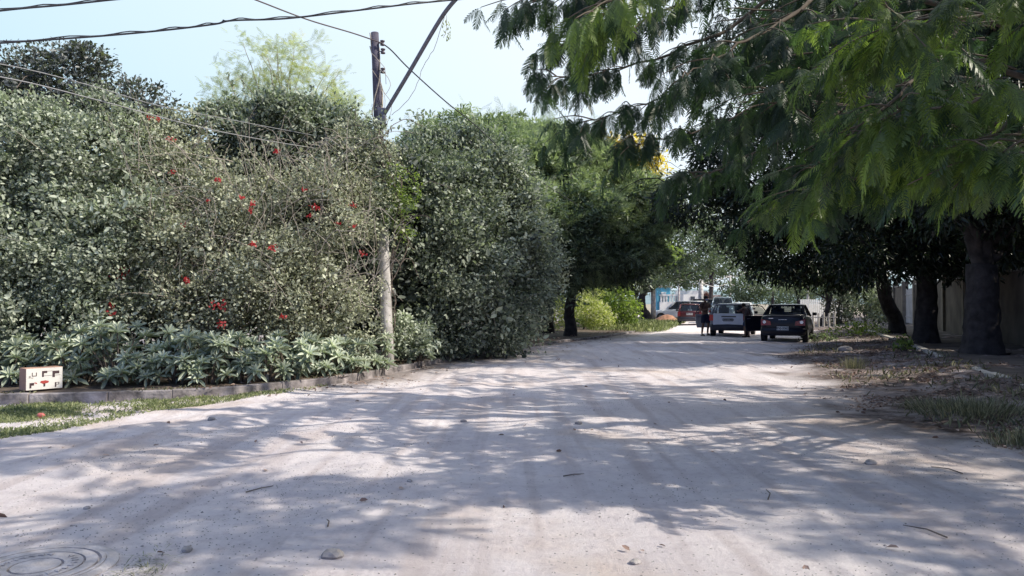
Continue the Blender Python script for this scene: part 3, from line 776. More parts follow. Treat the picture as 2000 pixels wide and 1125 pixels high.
tree('street_tree', 'thickest dark trunk on the right, forking low in front of the wall', 'tree', gr(1918, 19.5),
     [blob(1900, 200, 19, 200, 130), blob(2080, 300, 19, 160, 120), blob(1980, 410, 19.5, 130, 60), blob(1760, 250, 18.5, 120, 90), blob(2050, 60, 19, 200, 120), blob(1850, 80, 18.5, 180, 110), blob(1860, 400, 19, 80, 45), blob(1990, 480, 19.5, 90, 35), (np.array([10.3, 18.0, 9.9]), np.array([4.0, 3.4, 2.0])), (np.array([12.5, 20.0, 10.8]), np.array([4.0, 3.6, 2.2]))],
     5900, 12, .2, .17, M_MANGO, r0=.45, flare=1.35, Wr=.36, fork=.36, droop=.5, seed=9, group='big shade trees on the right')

# ------------------------------------------------------------------ near flamboyant tree: trunk stands just outside the picture on the right
NB = np.array([9.6, 9.6, .15]); HUB = NB + np.array([-.2, 0, 3.0])
near = empty('flamboyant_tree', NB); tag(near, 'nearest feathery tree whose long fronds hang over the top right of the road', 'tree')
boughs = [
 [(1750, -250, 10), (1350, -140, 9), (1170, -30, 8.5), (1050, 0, 8.2)],
 [(1750, -200, 10), (1400, -30, 9.5), (1220, 60, 9), (1090, 85, 8.6)],
 [(1750, -100, 10.5), (1420, 60, 10), (1220, 130, 9.5), (1070, 150, 9.2)],
 [(1800, 0, 11), (1480, 120, 10.5), (1290, 190, 10), (1150, 235, 9.8)],
 [(1800, 100, 11), (1530, 190, 10.5), (1380, 250, 10), (1240, 280, 9.8)],
 [(1850, 150, 12), (1580, 250, 11.5), (1430, 320, 11), (1330, 350, 11)],
 [(1850, 250, 12), (1700, 320, 11), (1600, 370, 10.5), (1550, 400, 10)],
 [(2350, -60, 7), (2050, 20, 6.5), (1830, 40, 6), (1740, 50, 6)],
 [(2350, 100, 7), (2080, 170, 6.5), (1860, 200, 6), (1740, 220, 5.8)],
 [(2350, 200, 7.4), (2080, 280, 6.8), (1860, 300, 6.5), (1760, 290, 6.2)],
 [(2350, 190, 7), (2090, 250, 6), (1990, 290, 5.6), (1950, 305, 5.4)],
 [(2350, 180, 8.5), (2000, 270, 8), (1780, 320, 7.5), (1600, 370, 7.5)],
 [(2350, 240, 8.5), (2100, 290, 7.5), (1980, 310, 7.2), (1900, 320, 7)],
 [(1800, -150, 9), (1560, 20, 8), (1420, 100, 7.6), (1330, 150, 7.4)],
 [(1900, -100, 8.5), (1700, 50, 7.8), (1600, 130, 7.4), (1520, 200, 7.2)],
 [(2000, 0, 9), (1800, 150, 8.6), (1680, 250, 8.2), (1600, 330, 8)],
 [(2200, 100, 9), (1950, 250, 9), (1800, 330, 9), (1700, 400, 9)],
 [(1700, -260, 8.5), (1400, -120, 7.5), (1250, -30, 7.0), (1180, 30, 6.8)],
]
bm = MB(); P = []; D = []; TN = []; rng = random.Random(21); LAYER = []
def allow(px, py, m=0):
    bot = np.interp(px, [950, 1000, 1110, 1300, 1400, 1550, 1800, 2000], [0, 130, 240, 300, 380, 430, 450, 470])
    return ((px > 955 + m) & (py < bot - m)) | ((py < -170) & (px > -900))
for k, bo in enumerate(boughs):
    pts = [W(*q) for q in bo]
    full = [Vector(HUB + np.array([0, 0, rng.uniform(-.3, .8)]))] + [Vector(p) for p in pts]
    path = smooth_path(full, 6, .03, rng)
    rr = [max(.007, .05 * (1 - i / (len(path) - 1)) ** 1.1) for i in range(len(path))]
    bm.tube([p - Vector(NB) for p in path], rr, 7)
    for i in range(7, len(path)):
        p = path[i]; d = (path[i] - path[i - 1]).normalized()
        for s in (-1, 1):
            if rng.random() < .25: continue
            side = d.cross(Vector((0, 0, 1))).normalized() * s
            ln = rng.uniform(.25, .75)
            e = p + (side * .8 + d * .7 + Vector((0, 0, rng.uniform(-.35, .25)))) * ln
            sp = smooth_path([p, p.lerp(e, .5) + Vector((0, 0, .05)), e], 3)
            bm.tube([q - Vector(NB) for q in sp], [.010, .009, .008, .007, .006, .005, .004], 4)
            for j in (2, 4, 6):
                for _ in range(5):
                    TN.append(.82 if k in (7, 8, 9, 10, 11, 12, 17) else .52); P.append(sp[j]); D.append((e - p).normalized() * .7 + Vector((rng.gauss(0, .6), rng.gauss(0, .6), rng.gauss(0, .25))))  # right boughs tinted bright as if backlit, the others dark as in shade
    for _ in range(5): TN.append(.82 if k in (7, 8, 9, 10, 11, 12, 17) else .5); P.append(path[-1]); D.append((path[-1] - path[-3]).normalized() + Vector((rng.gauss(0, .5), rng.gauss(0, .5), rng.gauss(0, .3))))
P = np.array([tuple(p) for p in P]); D = np.array([tuple(d) for d in D])
n = len(P)
px_, py_, _ = proj(P); lf = px_ < 1380
kp_ = (~lf | (RNG.random(n) < .9)) & (py_ < np.where(px_ > 1650, 390, 460)); P = P[kp_]; D = D[kp_]; lf = lf[kp_]; TN = np.array(TN)[kp_]; n = len(P)
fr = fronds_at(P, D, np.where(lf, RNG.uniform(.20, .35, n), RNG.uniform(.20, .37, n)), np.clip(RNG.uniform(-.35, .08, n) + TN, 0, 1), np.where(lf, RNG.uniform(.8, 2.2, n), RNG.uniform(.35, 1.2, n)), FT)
# volume of further branchlets that fill the crown and throw the dapples on the road
rx = RNG.uniform(-1, 1, (3600, 3)); rx = rx[(rx ** 2).sum(1) < 1]
Cc = np.array([4.6, 9.8, 6.9]); Rr = np.array([7.0, 5.6, 3.6])
C = Cc + rx * Rr
# unseen high sprays, placed back along the sun to put dapples on chosen ground
nh = 9000; SDN = np.array(sd)
gp_ = np.stack([RNG.uniform(-7.5, 9, nh), RNG.uniform(2.4, 14.0, nh), np.zeros(nh)], -1)
hz2 = RNG.uniform(4.6, 10.2, nh); Hs = gp_ + SDN[None] * (hz2 / SDN[2])[:, None]
nn_ = fbm(gp_[:, 0] * .42 + 7, gp_[:, 1] * .95 + 4, 3, 301)
rr_ = np.hypot(Hs[:, 0] - 5.5, Hs[:, 1] - 8.5)
kh = (nn_ > .545 + .085 * np.exp(-((gp_[:, 0] - 1.5) / 3.2) ** 2 - ((gp_[:, 1] - 7.5) / 3.0) ** 2)) & (rr_ < 8.5) & (RNG.random(nh) < .36)
Hs = Hs[kh]; C = np.concatenate([C, Hs]); HI = np.arange(len(C)) >= len(C) - len(Hs)
px, py, dep = proj(C)
keep = allow(px, py, 25) & (C[:, 2] > 2.7) & (dep > 4.5)
okh = HI & ((C[:, 2] - 1.5) > .47 * C[:, 1] + 1.0)
gap = vnoise(C[:, 0] * .75 + 9, C[:, 1] * .75 + 3, 77)       # clumps and holes as seen from the sun
gap2 = vnoise(C[:, 0] * .45 + 2, C[:, 1] * .45 + 31, 78)
keep &=  ((py > -60) & (px > 1380) & (dep > 9.0) & (RNG.random(len(C)) < .24))
keep &= ~((py > -60) & (px < 1330))
keep |= okh
HI = HI[keep]; C = C[keep]; print('clusters', len(C), HI.sum())
for c in C[:420]:
    e = Vector(c); h = Vector(HUB); a = e.lerp(h, .25 + .1 * rng.random()) + Vector((0, 0, -.1))
    a = Vector((e.x + (h.x - e.x) * .18, e.y + (h.y - e.y) * .18, e.z - .12))
    bm.tube([q - Vector(NB) for q in smooth_path([a, a.lerp(e, .5) + Vector((0, 0, .05)), e], 3, .02, rng)], [.014, .013, .012, .011, .010, .008, .006], 4)
per = 5
P2 = (C[:, None, :] + RNG.normal(size=(len(C), per, 3)) * .10).reshape(-1, 3)
D2 = RNG.normal(size=P2.shape) * [1, 1, .4]; n = len(P2)
fr += fronds_at(P2, D2, RNG.uniform(.34, .6, n), RNG.uniform(.0, .55, n), RNG.uniform(.15, 1.0, n), FT)
# a few long limbs high up: their shadows are the dark bars across the road
for tgt in ((-2.5, 8.5, 8.6), (0.5, 6.6, 8.3), (2.0, 11.5, 9.3), (-1.0, 12.0, 9.9), (3.5, 5.2, 7.3), (5.5, 13.5, 8.0), (1.5, 9.0, 7.4)):
    a = Vector(HUB); e = Vector(tgt)
    pp = smooth_path([a, a.lerp(e, .35) + Vector((rng.uniform(-.4, .4), rng.uniform(-.4, .4), .9)), a.lerp(e, .7) + Vector((rng.uniform(-.4, .4), rng.uniform(-.4, .4), .5)), e], 6, .05, rng)
    bm.tube([q - Vector(NB) for q in pp], [max(.02, .17 * (1 - i / (len(pp) - 1))) for i in range(len(pp))], 8)
v, f, t = merge(fr)
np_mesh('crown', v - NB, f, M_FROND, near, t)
bm.build('branches', simple('frond_branch', (.15, .12, .095), .9, var=.3, scale=12), near, smooth=True)
tb = MB(); tp = smooth_path([Vector((0, 0, -.2)), Vector((.05, 0, .7)), Vector((-.1, .05, 1.8)), Vector((-.2, 0, 3.3))], 5, .02, rng)
tb.tube(tp, [.52 - .2 * min(1, i / 6) - .01 * i for i in range(len(tp))], 14); tb.build('trunk', M_BARKD, near, smooth=True)

for k, (x_, y_, lab) in enumerate(((15.4, 9.0, 'unseen dark tree added behind the near end of the wall to shade the verge'), (18.5, 15.0, 'dark garden tree added behind the wall for shade, past the right picture edge'), (20.5, 22.5, 'dark garden tree whose crown hangs over the wall behind the forking trunk'), (23.0, 32.0, 'dark garden tree behind the wall, seen between the leaning and the straight trunk'), (28, 46, 'farthest garden tree behind the wall, beyond the pale slat gate'))):
    bl = [(np.array([x_ + a_, y_ + b_, z_]), np.array([r_, r_, h_])) for a_, b_, z_, r_, h_ in ((0, 0, 6.5, 3.2, 2.4), (-2.2, .8, 5.2, 2.4, 1.9), (2, 1.5, 5.5, 2.6, 2), (-1, -2.2, 5.4, 2.3, 1.8), (0, 0, 3.6, 2.6, 1.6))]
    tree('garden_tree', lab, 'tree', (x_, y_, .1), bl, 1900, 16, .28, .24, M_MANGO, r0=.3, Wr=.4, seed=20 + k, group='garden trees behind the wall')  # trees added to shade wall and pavement; the nearest stand out of view

# ------------------------------------------------------------------ wall along the right pavement
M_WALL = simple('weathered_plaster', (.14, .115, .095), .9, var=.4, scale=1.3, bump=.3, bscale=14)
wall = empty('garden_wall', (15.2, 22.8, SW)); tag(wall, 'weathered beige plaster wall with pilasters behind the three big trees', 'wall')
wx = lambda y: 7 + .36 * y
wp = MB(); pm = MB(); cm = MB()
b = np.array([15.2, 22.8, SW])
for k, y in enumerate(np.arange(10, 66, 4.0)):
    a = np.array([wx(y), y]); c = np.array([wx(y + 4), y + 4]); m_ = (a + c) / 2; ang = math.atan2(4, 4 * .36)
    hh = 2.35
    if k == 8: continue            # a gap for the gate
    wp.box((m_[0] - b[0], m_[1] - b[1], hh / 2 - .1), (4.25, .16, hh), ang)
    cm.box((m_[0] - b[0], m_[1] - b[1], hh - .06), (4.24, .24, .07), ang)
for y in np.arange(10, 67, 4.0):
    pm.box((wx(y) - b[0] - .02, y - b[1], 1.2), (.34, .34, 2.7), math.atan2(4, 1.44))
wp.build('wall_panel', M_WALL, wall); cm.build('coping', simple('coping_concrete', (.34, .32, .29), .9, var=.3, scale=4), wall); pm.build('pilaster', simple('pilaster_plaster', (.22, .19, .15), .9, var=.25, scale=3), wall)
# pale gate in the gap
g = empty('gate', (wx(44), 44, SW)); tag(g, 'pale upright slat gate seen between the two farther dark trunks', 'gate')
ang = math.atan2(4, 1.44); mb = MB()
for s in np.arange(-1.7, 1.71, .17): mb.box((math.cos(ang) * s, math.sin(ang) * s, 1.1), (.12, .035, 2.0), ang)
mb.build('slat', simple('pale_gate_paint', (.50, .49, .50), .7, var=.2, scale=2), g)
mb = MB()
for z in (.45, 1.75): mb.box((0, .04, z), (3.6, .04, .07), ang)
mb.build('rail', simple('gate_rail', (.42, .41, .42), .7), g)

# far side of the street on the right: white slat fence, ivy pillar, arching tree, wooden posts
fe = empty('slat_fence', W(1605, 620, 52)); tag(fe, 'white upright slat fence beyond the black sedan', 'fence'); fe.location.z = 0
mb = MB()
for k in range(26): mb.box((-1.4 + k * .17 * 1.0, k * .10, .95), (.11, .04, 1.5), .5)
mb.build('slat', simple('white_slat', (.70, .70, .72), .7, var=.15), fe)
mb = MB(); mb.box((.72, 1.3, .45), (4.9, .05, .08), .53); mb.box((.72, 1.3, 1.5), (4.9, .05, .08), .53); mb.build('rail', simple('white_rail', (.6, .6, .62), .7), fe)
pf = empty('post_fence', (W(1588, 600, 45)[0], 45, 0)); tag(pf, 'row of short pale wooden posts right of the black sedan', 'fence')
for k in range(6):
    mb = MB(); mb.tube([(-.30 + k * .17, -k * .33, -.05), (-.30 + k * .17, -k * .33, .42), (-.29 + k * .17, -k * .33, .88 + .05 * (k % 2))], [.07, .062, .055], 8)
    mb.build('post', simple('grey_wood', (.50, .47, .42), .9, var=.3, scale=12), pf)
mb = MB(); mb.tube([(-.5, .3, .62), (.65, -1.8, .66)], .03, 6); mb.build('rail', simple('grey_wood_rail', (.45, .42, .38), .9), pf)
ivy = shrub('ivy_pillar', 'broad leafy column of creeper beside the arching trunk', 'climber', (W(1637, 600, 48)[0], 48, 0),
      [blob(1637, 600, 48, 22, 40), blob(1635, 570, 48, 24, 28), blob(1640, 625, 48, 20, 18)], 420, 10, .16, .12, leafmat('dull_ivy', (.06, .06, .06), (.12, .12, .11), (.2, .2, .17)), r0=.2, stems=2)
tree('arching_tree', 'small tree with arching bare trunk between posts and ivy column', 'tree', (W(1606, 600, 47)[0], 47, 0),
     [blob(1600, 545, 47, 60, 25), blob(1560, 555, 47, 45, 18), blob(1650, 540, 47, 40, 25)], 420, 11, .2, .16, M_FEATH, r0=.17, fork=.5, lean=(.4, 0), seed=12)
shrub('leafy_shrub', 'dark leafy shrub with sun flecks left of the leaning dark trunk', 'shrub', gr(1690, 38),
      [blob(1690, 590, 38, 35, 30), blob(1680, 560, 38, 40, 28), blob(1715, 610, 37, 22, 30)], 420, 11, .16, .13, M_HEDGE, r0=.07, stems=3)
# ------------------------------------------------------------------ trees beyond
def ft(label, name, px, Y, blobs, ncl, L, mat, r0=.25, **kw):
    return tree(name, label, 'tree', (W(px, 600, Y)[0], Y, -.05), blobs, ncl, 10, L * 1.3, L, mat, r0=r0, group='trees beyond the parked cars', **kw)
tree('ipe_tree', 'yellow blossoming tree rising behind the spreading feathery tree', 'tree', (W(1215, 600, 66)[0], 66, 0),
     [blob(1145, 300, 66, 40, 22), blob(1190, 300, 66, 50, 32), blob(1240, 300, 66, 45, 32), blob(1215, 330, 66, 60, 30), blob(1270, 330, 66, 30, 22)], 420, 12, .35, .24, M_IPE, r0=.3)
ft('tall vine hung tree whose dark crooked trunk stands by the grey post', 'vine_hung_tree', 1262, 58, [blob(1300, 470, 58, 70, 50), blob(1370, 480, 58, 60, 50), blob(1260, 520, 58, 50, 35), blob(1340, 530, 58, 60, 28), blob(1410, 500, 60, 50, 40), blob(1300, 540, 57, 40, 22), blob(1360, 430, 60, 60, 40)], 1300, .20, M_FAR, r0=.42, lean=(-.4, 0), bark=M_BARKD)
ft('dark tree filling the gap under the hanging fronds', 'dark_tree', 1390, 75, [blob(1350, 400, 75, 70, 60), blob(1420, 430, 75, 70, 60), blob(1300, 420, 75, 50, 50)], 650, .28, M_HEDGE)
ft('grey green tree right behind the wires above the parked cars', 'grey_tree', 1440, 105, [blob(1400, 500, 105, 70, 45), blob(1470, 490, 105, 60, 50), blob(1430, 540, 105, 60, 30), blob(1350, 530, 105, 50, 30)], 900, .34, M_FARG)
ft('rounded green tree above the white car with open door', 'round_tree', 1458, 78, [blob(1455, 565, 78, 38, 22), blob(1480, 555, 78, 30, 22), blob(1435, 580, 78, 22, 12)], 380, .22, M_FAR, r0=.2)
ft('pale tree at the right of the hazy gap above the sedan roof', 'pale_tree', 1560, 85, [blob(1560, 560, 85, 45, 22), blob(1600, 550, 85, 50, 26), blob(1540, 545, 88, 30, 18)], 380, .24, M_FARG, r0=.25)
ft('far green tree left behind the blue house', 'far_tree', 1290, 110, [blob(1290, 520, 110, 50, 35), blob(1240, 540, 110, 40, 30), blob(1330, 545, 112, 40, 25)], 420, .34, M_FAR)
ft('distant pale green trees at the end of the street', 'distant_tree', 1515, 150, [blob(1515, 585, 150, 30, 10), blob(1490, 580, 150, 25, 12), blob(1550, 580, 150, 30, 14)], 300, .4, M_FAR, r0=.3)
ft('feathery tree leaning over the grey post with bright leaf tips', 'leaning_tree', 1240, 50, [blob(1290, 490, 49, 30, 18), blob(1310, 500, 48.5, 25, 12), blob(1250, 470, 50, 45, 30)], 260, .16, M_BRIGHT, r0=.2)
ft('tall far tree behind the round green tree, its top lost in the canopy', 'tall_tree', 1510, 120, [blob(1520, 500, 120, 50, 40), blob(1560, 480, 120, 60, 50), blob(1500, 450, 120, 50, 40), blob(1630, 520, 118, 60, 40)], 620, .36, M_FARG)

# wall of greenery far to the left and right so that other views stay closed
shrub('background_trees', 'green mass of trees behind the left hedge', 'trees', (-6, 26, 0), [((-8, 27, 2), np.array([6, 3, 3.])), ((-14, 24, 2), np.array([6, 3, 3.2])), ((-2, 31, 2), np.array([4, 3, 3.0]))], 900, 12, .3, .22, M_HEDGE2, r0=.2, stems=3)
# fallen leaves, grass, stones -------------------------------------------------
def scatter(n, xr, yr, dens):
    x = RNG.uniform(*xr, n); y = yr[0] * (yr[1] / yr[0]) ** RNG.random(n)
    k = RNG.random(n) < dens(x, y)
    return x[k], y[k]
def in_left_verge(x, y):
    px, py, _ = proj(np.stack([x, y, 0 * x], -1))
    lo = np.interp(px, [-400, 0, 110, 250, 430, 600, 700], [884, 856, 840, 816, 787, 762, 745])
    return (x > xK(y) + .05) & (py < lo) & (px < 700)
x, y = scatter(230000, (-12, -2), (8.5, 15), lambda x, y: in_left_verge(x, y) * np.clip(.45 + 2.2 * (fbm(x * 1.6, y * 1.6, 3, 3) - .45), .04, 1))
n = len(x); z = height(x, y)
P = np.stack([x, y, z - .005], -1); D = unit(RNG.normal(size=(n, 3)) * [1, 1, 0] * .8 + [0, 0, .75]); L = RNG.uniform(.025, .075, n)
v, f, t = inst(LAN, P, D, rnd_dirs(n), L, .009, RNG.random(n))
tag(np_mesh('grass', v, f, M_GRASS, tint=t), 'short patchy lawn grass before the left kerb', 'grass', kind='stuff')
# grass on the bed edge
x, y = scatter(40000, (-10, 3), (9.5, 24), lambda x, y: (x < xK(y) - .12) & (x > xK(y) - .75) & (fbm(x * 2, y * 2, 2, 4) > .45))
n = len(x); P = np.stack([x, y, np.full(n, .12)], -1); D = unit(RNG.normal(size=(n, 3)) * [1, 1, 0] * .6 + [0, 0, .9]); L = RNG.uniform(.03, .10, n)
v, f, t = inst(LAN, P, D, rnd_dirs(n), L, .010, RNG.random(n))
tag(np_mesh('grass', v, f, M_DRYG, tint=t), 'thin dry grass on top of the left kerb bed', 'grass', kind='stuff')
# litter
def rightdens(x, y):
    s = (x - xE(y)) / np.maximum(xR(y) - xE(y), .5)
    return ((s > -.15) & (s < 1.25)) * np.clip(sstep(-.15, .3, s) * (fbm(x * 1.2, y * 1.2, 3, 9) - .47) * 4.0, .02, 1)
x, y = scatter(150000, (3, 20), (6, 42), rightdens)
x2, y2 = scatter(26000, (-6, 6), (12, 40), lambda x, y: (x > xK(y) - .9) & (x < xK(y) + 1.3) & (RNG.random(len(x)) < .9 * np.clip((fbm(x * 1.5, y * 1.5, 3, 19) - .42) * 5, .03, 1) * np.exp(-np.maximum(0, x - xK(y) - .15) * 2.2)))
x3, y3 = scatter(500, (-6, 8), (3.2, 30), lambda x, y: (x > xK(y)) & (RNG.random(len(x)) < .35))
x = np.concatenate([x, x2, x3]); y = np.concatenate([y, y2, y3]); n = len(x)
z = np.where(x < xK(y) - .02, .14, height(x, y)) + .012
P = np.stack([x, y, z], -1); D = unit(RNG.normal(size=(n, 3)) * [1, 1, .25]); U = unit(RNG.normal(size=(n, 3)) * .45 + [0, 0, 1]); L = RNG.uniform(.025, .08, n)
v, f, t = inst(OV, P, D, U, L, L * .6, RNG.random(n))
tag(np_mesh('leaf_litter', v, f, M_LITTER, tint=t), 'fallen dry leaves scattered over the verges and road', 'fallen leaves', kind='stuff')
# weeds on the right verge
x, y = scatter(40000, (4, 18), (8, 34), lambda x, y: (((x - xE(y)) / np.maximum(xR(y) - xE(y), .5)) > .15) * (((x - xE(y)) / np.maximum(xR(y) - xE(y), .5)) < 1.1) * np.clip((fbm(x * .8 + 5, y * .8, 3, 13) - .46) * 5, 0, 1) * .5)
n = len(x); P = np.stack([x, y, height(x, y)], -1); D = unit(RNG.normal(size=(n, 3)) * [1, 1, 0] * .6 + [0, 0, .8]); L = RNG.uniform(.04, .16, n)
v, f, t = inst(LAN, P, D, rnd_dirs(n), L, .006, RNG.random(n))
tag(np_mesh('weeds', v, f, M_DRYG, tint=t), 'thin weeds between the leaf litter on the right verge', 'weeds', kind='stuff')

def tuft(name, label, px, py, wpx, hgt, mat, n=260, leafy=False):
    g = G(px, py, .12); Y = g[1]; base = np.array([g[0], Y, H(g[0], Y)])
    r = wpx * Y / FPX / 2
    root = empty(name, base); tag(root, label, 'grass tuft' if not leafy else 'plant')
    th = RNG.random(n) * 6.28; rr = r * RNG.random(n) ** .8
    P = np.stack([np.cos(th) * rr, np.sin(th) * rr * .8, np.zeros(n) - .03], -1)
    if leafy:
        P[:, 2] = RNG.random(n) ** .7 * hgt * (1 - (rr / r) ** 2 * .6)
        P[:, :2] *= 1.35
        v, f, t = inst(OV, P, unit(RNG.normal(size=(n, 3)) + [0, 0, .3]), unit(RNG.normal(size=(n, 3)) * .6 + [0, 0, 1]), RNG.uniform(.07, .14, n), .07, RNG.random(n))
        np_mesh('foliage', v, f, mat, root, t)
        sb = MB()
        for k in range(9):
            a = P[k * 3]; sb.tube([(a[0] * .2, a[1] * .2, -.03), (a[0] * .6, a[1] * .6, a[2] * .6 + .03), tuple(a)], [.012, .009, .006], 5)
        sb.build('stem', M_BARK, root)
    else:
        D = unit(P * 1.2 + RNG.normal(size=(n, 3)) * .22 * [1, 1, 0] + [0, 0, 1]); L = RNG.uniform(.4, 1.1, n) * hgt
        tp = (np.array([(0, .5, 0), (.5, .4, .0), (1, 0, -.22), (.5, -.4, .0), (0, -.5, 0)]), None)
        V5 = np.array([(0, .4, 0), (.55, .45, 0.02), (.55, -.45, .02), (0, -.4, 0), (.82, .3, -.06), (.82, -.3, -.06), (1, 0, -.2)])
        F5 = np.array([(0, 1, 2, 3), (1, 4, 5, 2)])
        v, f, t = inst((V5, F5), P, D, unit(np.stack([-P[:, 0], -P[:, 1], np.full(n, .2)], -1) + RNG.normal(size=(n, 3)) * .3), L, .007, RNG.random(n))
        np_mesh('blades', v, f, mat, root, t)
    return root
tuft('grass_tuft', 'large sunlit tuft of long dry grass near the broken right kerb', 1900, 800, 230, .30, M_DRYG, 900)
tuft('grass_tuft', 'grass tuft left of the large one, mostly thin blades', 1820, 785, 130, .2, M_DRYG, 330)
tuft('grass_tuft', 'green grass tuft cut by the right picture edge', 1995, 850, 130, .26, M_DRYG, 420)
tuft('grass_tuft', 'small isolated grass tuft standing in the verge shade', 1668, 712, 46, .36, M_DRYG, 220)
tuft('green_bush', 'bright yellow green low bush on the verge right of the sedan', 1675, 655, 92, .62, M_BRIGHT, 620, True)
tuft('green_bush', 'small bright plant growing by the kerb below the middle trunk', 1765, 690, 34, .42, M_BRIGHT, 130, True)
tuft('green_bush', 'leafy weed tuft in the shade below the bright bush', 1600, 662, 60, .3, M_FEATH, 240, True)

# stones
M_STONE = simple('grey_stone', (.36, .33, .32), .9, var=.35, scale=9, bump=.6, bscale=40)
def rock(r, seed, flat=.6):
    rs = np.random.default_rng(seed)
    import bmesh
    bm_ = bmesh.new(); bmesh.ops.create_icosphere(bm_, subdivisions=2, radius=r)
    for v_ in bm_.verts:
        k = 1 + .28 * mnoise.noise(v_.co / r * 1.3 + Vector((seed * 3.1, 0, 0))) + .15 * mnoise.noise(v_.co / r * 3 + Vector((seed, 5, 0)))
        v_.co *= k; v_.co.z *= flat; v_.co.x *= 1.25
    me = bpy.data.meshes.new('stone'); bm_.to_mesh(me); bm_.free(); me.materials.append(M_STONE); return me
def stone(px, py, r, seed, label):
    g = G(px, py); o = bpy.data.objects.new('stone', rock(r, seed)); COL.objects.link(o)
    o.location = (g[0], g[1], H(g[0], g[1]) + r * .28); o.rotation_euler = (0, 0, seed); tag(o, label, 'stone', 'loose stones on the road')
stone(650, 1085, .055, 3, 'largest loose stone on the road at the bottom of the picture')
stone(365, 1072, .034, 5, 'second stone, between the manhole cover and the largest stone')
stone(170, 990, .022, 6, 'small dark stone in the shade above the manhole cover')
stone(1240, 1098, .030, 7, 'low stone at the bottom right of the road centre')
stone(413, 821, .05, 8, 'dark clod in the road shade below the kerb')
stone(905, 822, .035, 9, 'small dark clod on the road near the middle')
stone(1130, 830, .04, 10, 'brown clod on the sunlit band of the road')
stone(800, 940, .022, 12, 'tiny stone on the sunlit patch left of centre')
stone(1700, 905, .05, 14, 'reddish stone at the edge of the right verge')
stone(1650, 690, .16, 15, 'dark rock on the verge beside the isolated grass tuft')
# gravel as stuff
x, y = scatter(60000, (-7, 8), (2.9, 20), lambda x, y: (x > xK(y) + .2) * np.clip((fbm(x * .8, y * .8, 3, 91) - .47) * 4.0, .05, 1))
n = len(x); z = height(x, y); r = RNG.uniform(.002, .0075, n) * np.where(RNG.random(n) < .03, 1.8, 1)
ov = np.array([(1, 0, 0), (0, 1, 0), (-1, 0, 0), (0, -1, 0), (0, 0, .7), (0, 0, -.5)], float)
of = np.array([(0, 1, 4), (1, 2, 4), (2, 3, 4), (3, 0, 4), (1, 0, 5), (2, 1, 5), (3, 2, 5), (0, 3, 5)])
J = 1 + RNG.uniform(-.3, .3, (n, 6, 1)); v = (ov[None] * J * r[:, None, None])
an = RNG.random(n) * 6.28; ca, sa = np.cos(an)[:, None], np.sin(an)[:, None]
v = np.stack([v[:, :, 0] * ca - v[:, :, 1] * sa, v[:, :, 0] * sa + v[:, :, 1] * ca, v[:, :, 2]], -1) + np.stack([x, y, z + r * .15], -1)[:, None, :]
f = of[None] + (np.arange(n) * 6)[:, None, None]
tag(np_mesh('gravel', v.reshape(-1, 3), f.reshape(-1, 3), M_STONE, tint=np.zeros(n * 6)), 'fine loose gravel scattered over the dirt road', 'gravel', kind='stuff')
# dead twigs
mb = MB(); rng = random.Random(3)
for (px, py, ln) in ((480, 960, .25), (640, 1030, .15), (1500, 975, .3), (1880, 925, .3), (1850, 1050, .3), (1100, 930, .2)):
    g = G(px, py); a = rng.random() * 3.1
    z0 = H(g[0], g[1]) + .02
    o_ = MB().tube([(0, 0, 0), (math.cos(a) * ln * .5, math.sin(a) * ln * .5, .012), (math.cos(a + .15) * ln, math.sin(a + .15) * ln, .004)], [.006, .005, .003], 5).build('fallen_twig', M_BARK)
    o_.location = (g[0], g[1], z0 - .008)
    tag(o_, {480: 'fallen twig on the sunlit patch left of the road centre', 640: 'short twig just above the largest stone', 1500: 'fallen twig in the shadow band right of centre', 1880: 'dead twig nearest the right verge tufts', 1850: 'long twig in the shade at the lower right', 1100: 'thin twig near the middle of the road'}[px], 'twig', 'fallen twigs on the road')
# ------------------------------------------------------------------ poles and wires
M_POLEC = simple('lime_washed_concrete', (.55, .52, .50), .9, var=.45, scale=5, bump=.4, bscale=30)
M_WIRE = simple('black_cable', (.035, .035, .045), .6, var=.1)
M_WIREG = simple('grey_cable', (.30, .30, .31), .6, var=.1)
M_METAL = simple('grey_paint_metal', (.17, .17, .21), .5, metal=.3, var=.2)
M_WOODP = simple('pole_wood', (.115, .105, .14), .9, var=.35, scale=8, bump=.6)
PB = np.array([-2.62, 16.3, .1]); PT = W(732, 64, 16.3)
pole = empty('utility_pole', PB); tag(pole, 'tall grey utility pole overgrown by creepers at the left kerb', 'utility pole')
def along(t): return PB + (PT - PB) * t
pts = [along(t) - PB for t in (0, .15, .3, .42, .6, .75, .9, 1)]
pts[0] = pts[0] - np.array([0, 0, .3])
lower = MB().tube([pts[0], pts[1], pts[2], pts[3]], [.132, .126, .12, .114], 14).build('lower_shaft', M_POLEC, pole, smooth=True)
upper = MB().tube([pts[3] - np.array([0, 0, .02]), pts[4], pts[5], pts[6], pts[7]], [.110, .102, .094, .086, .082], 12).build('upper_shaft', M_WOODP, pole, smooth=True)
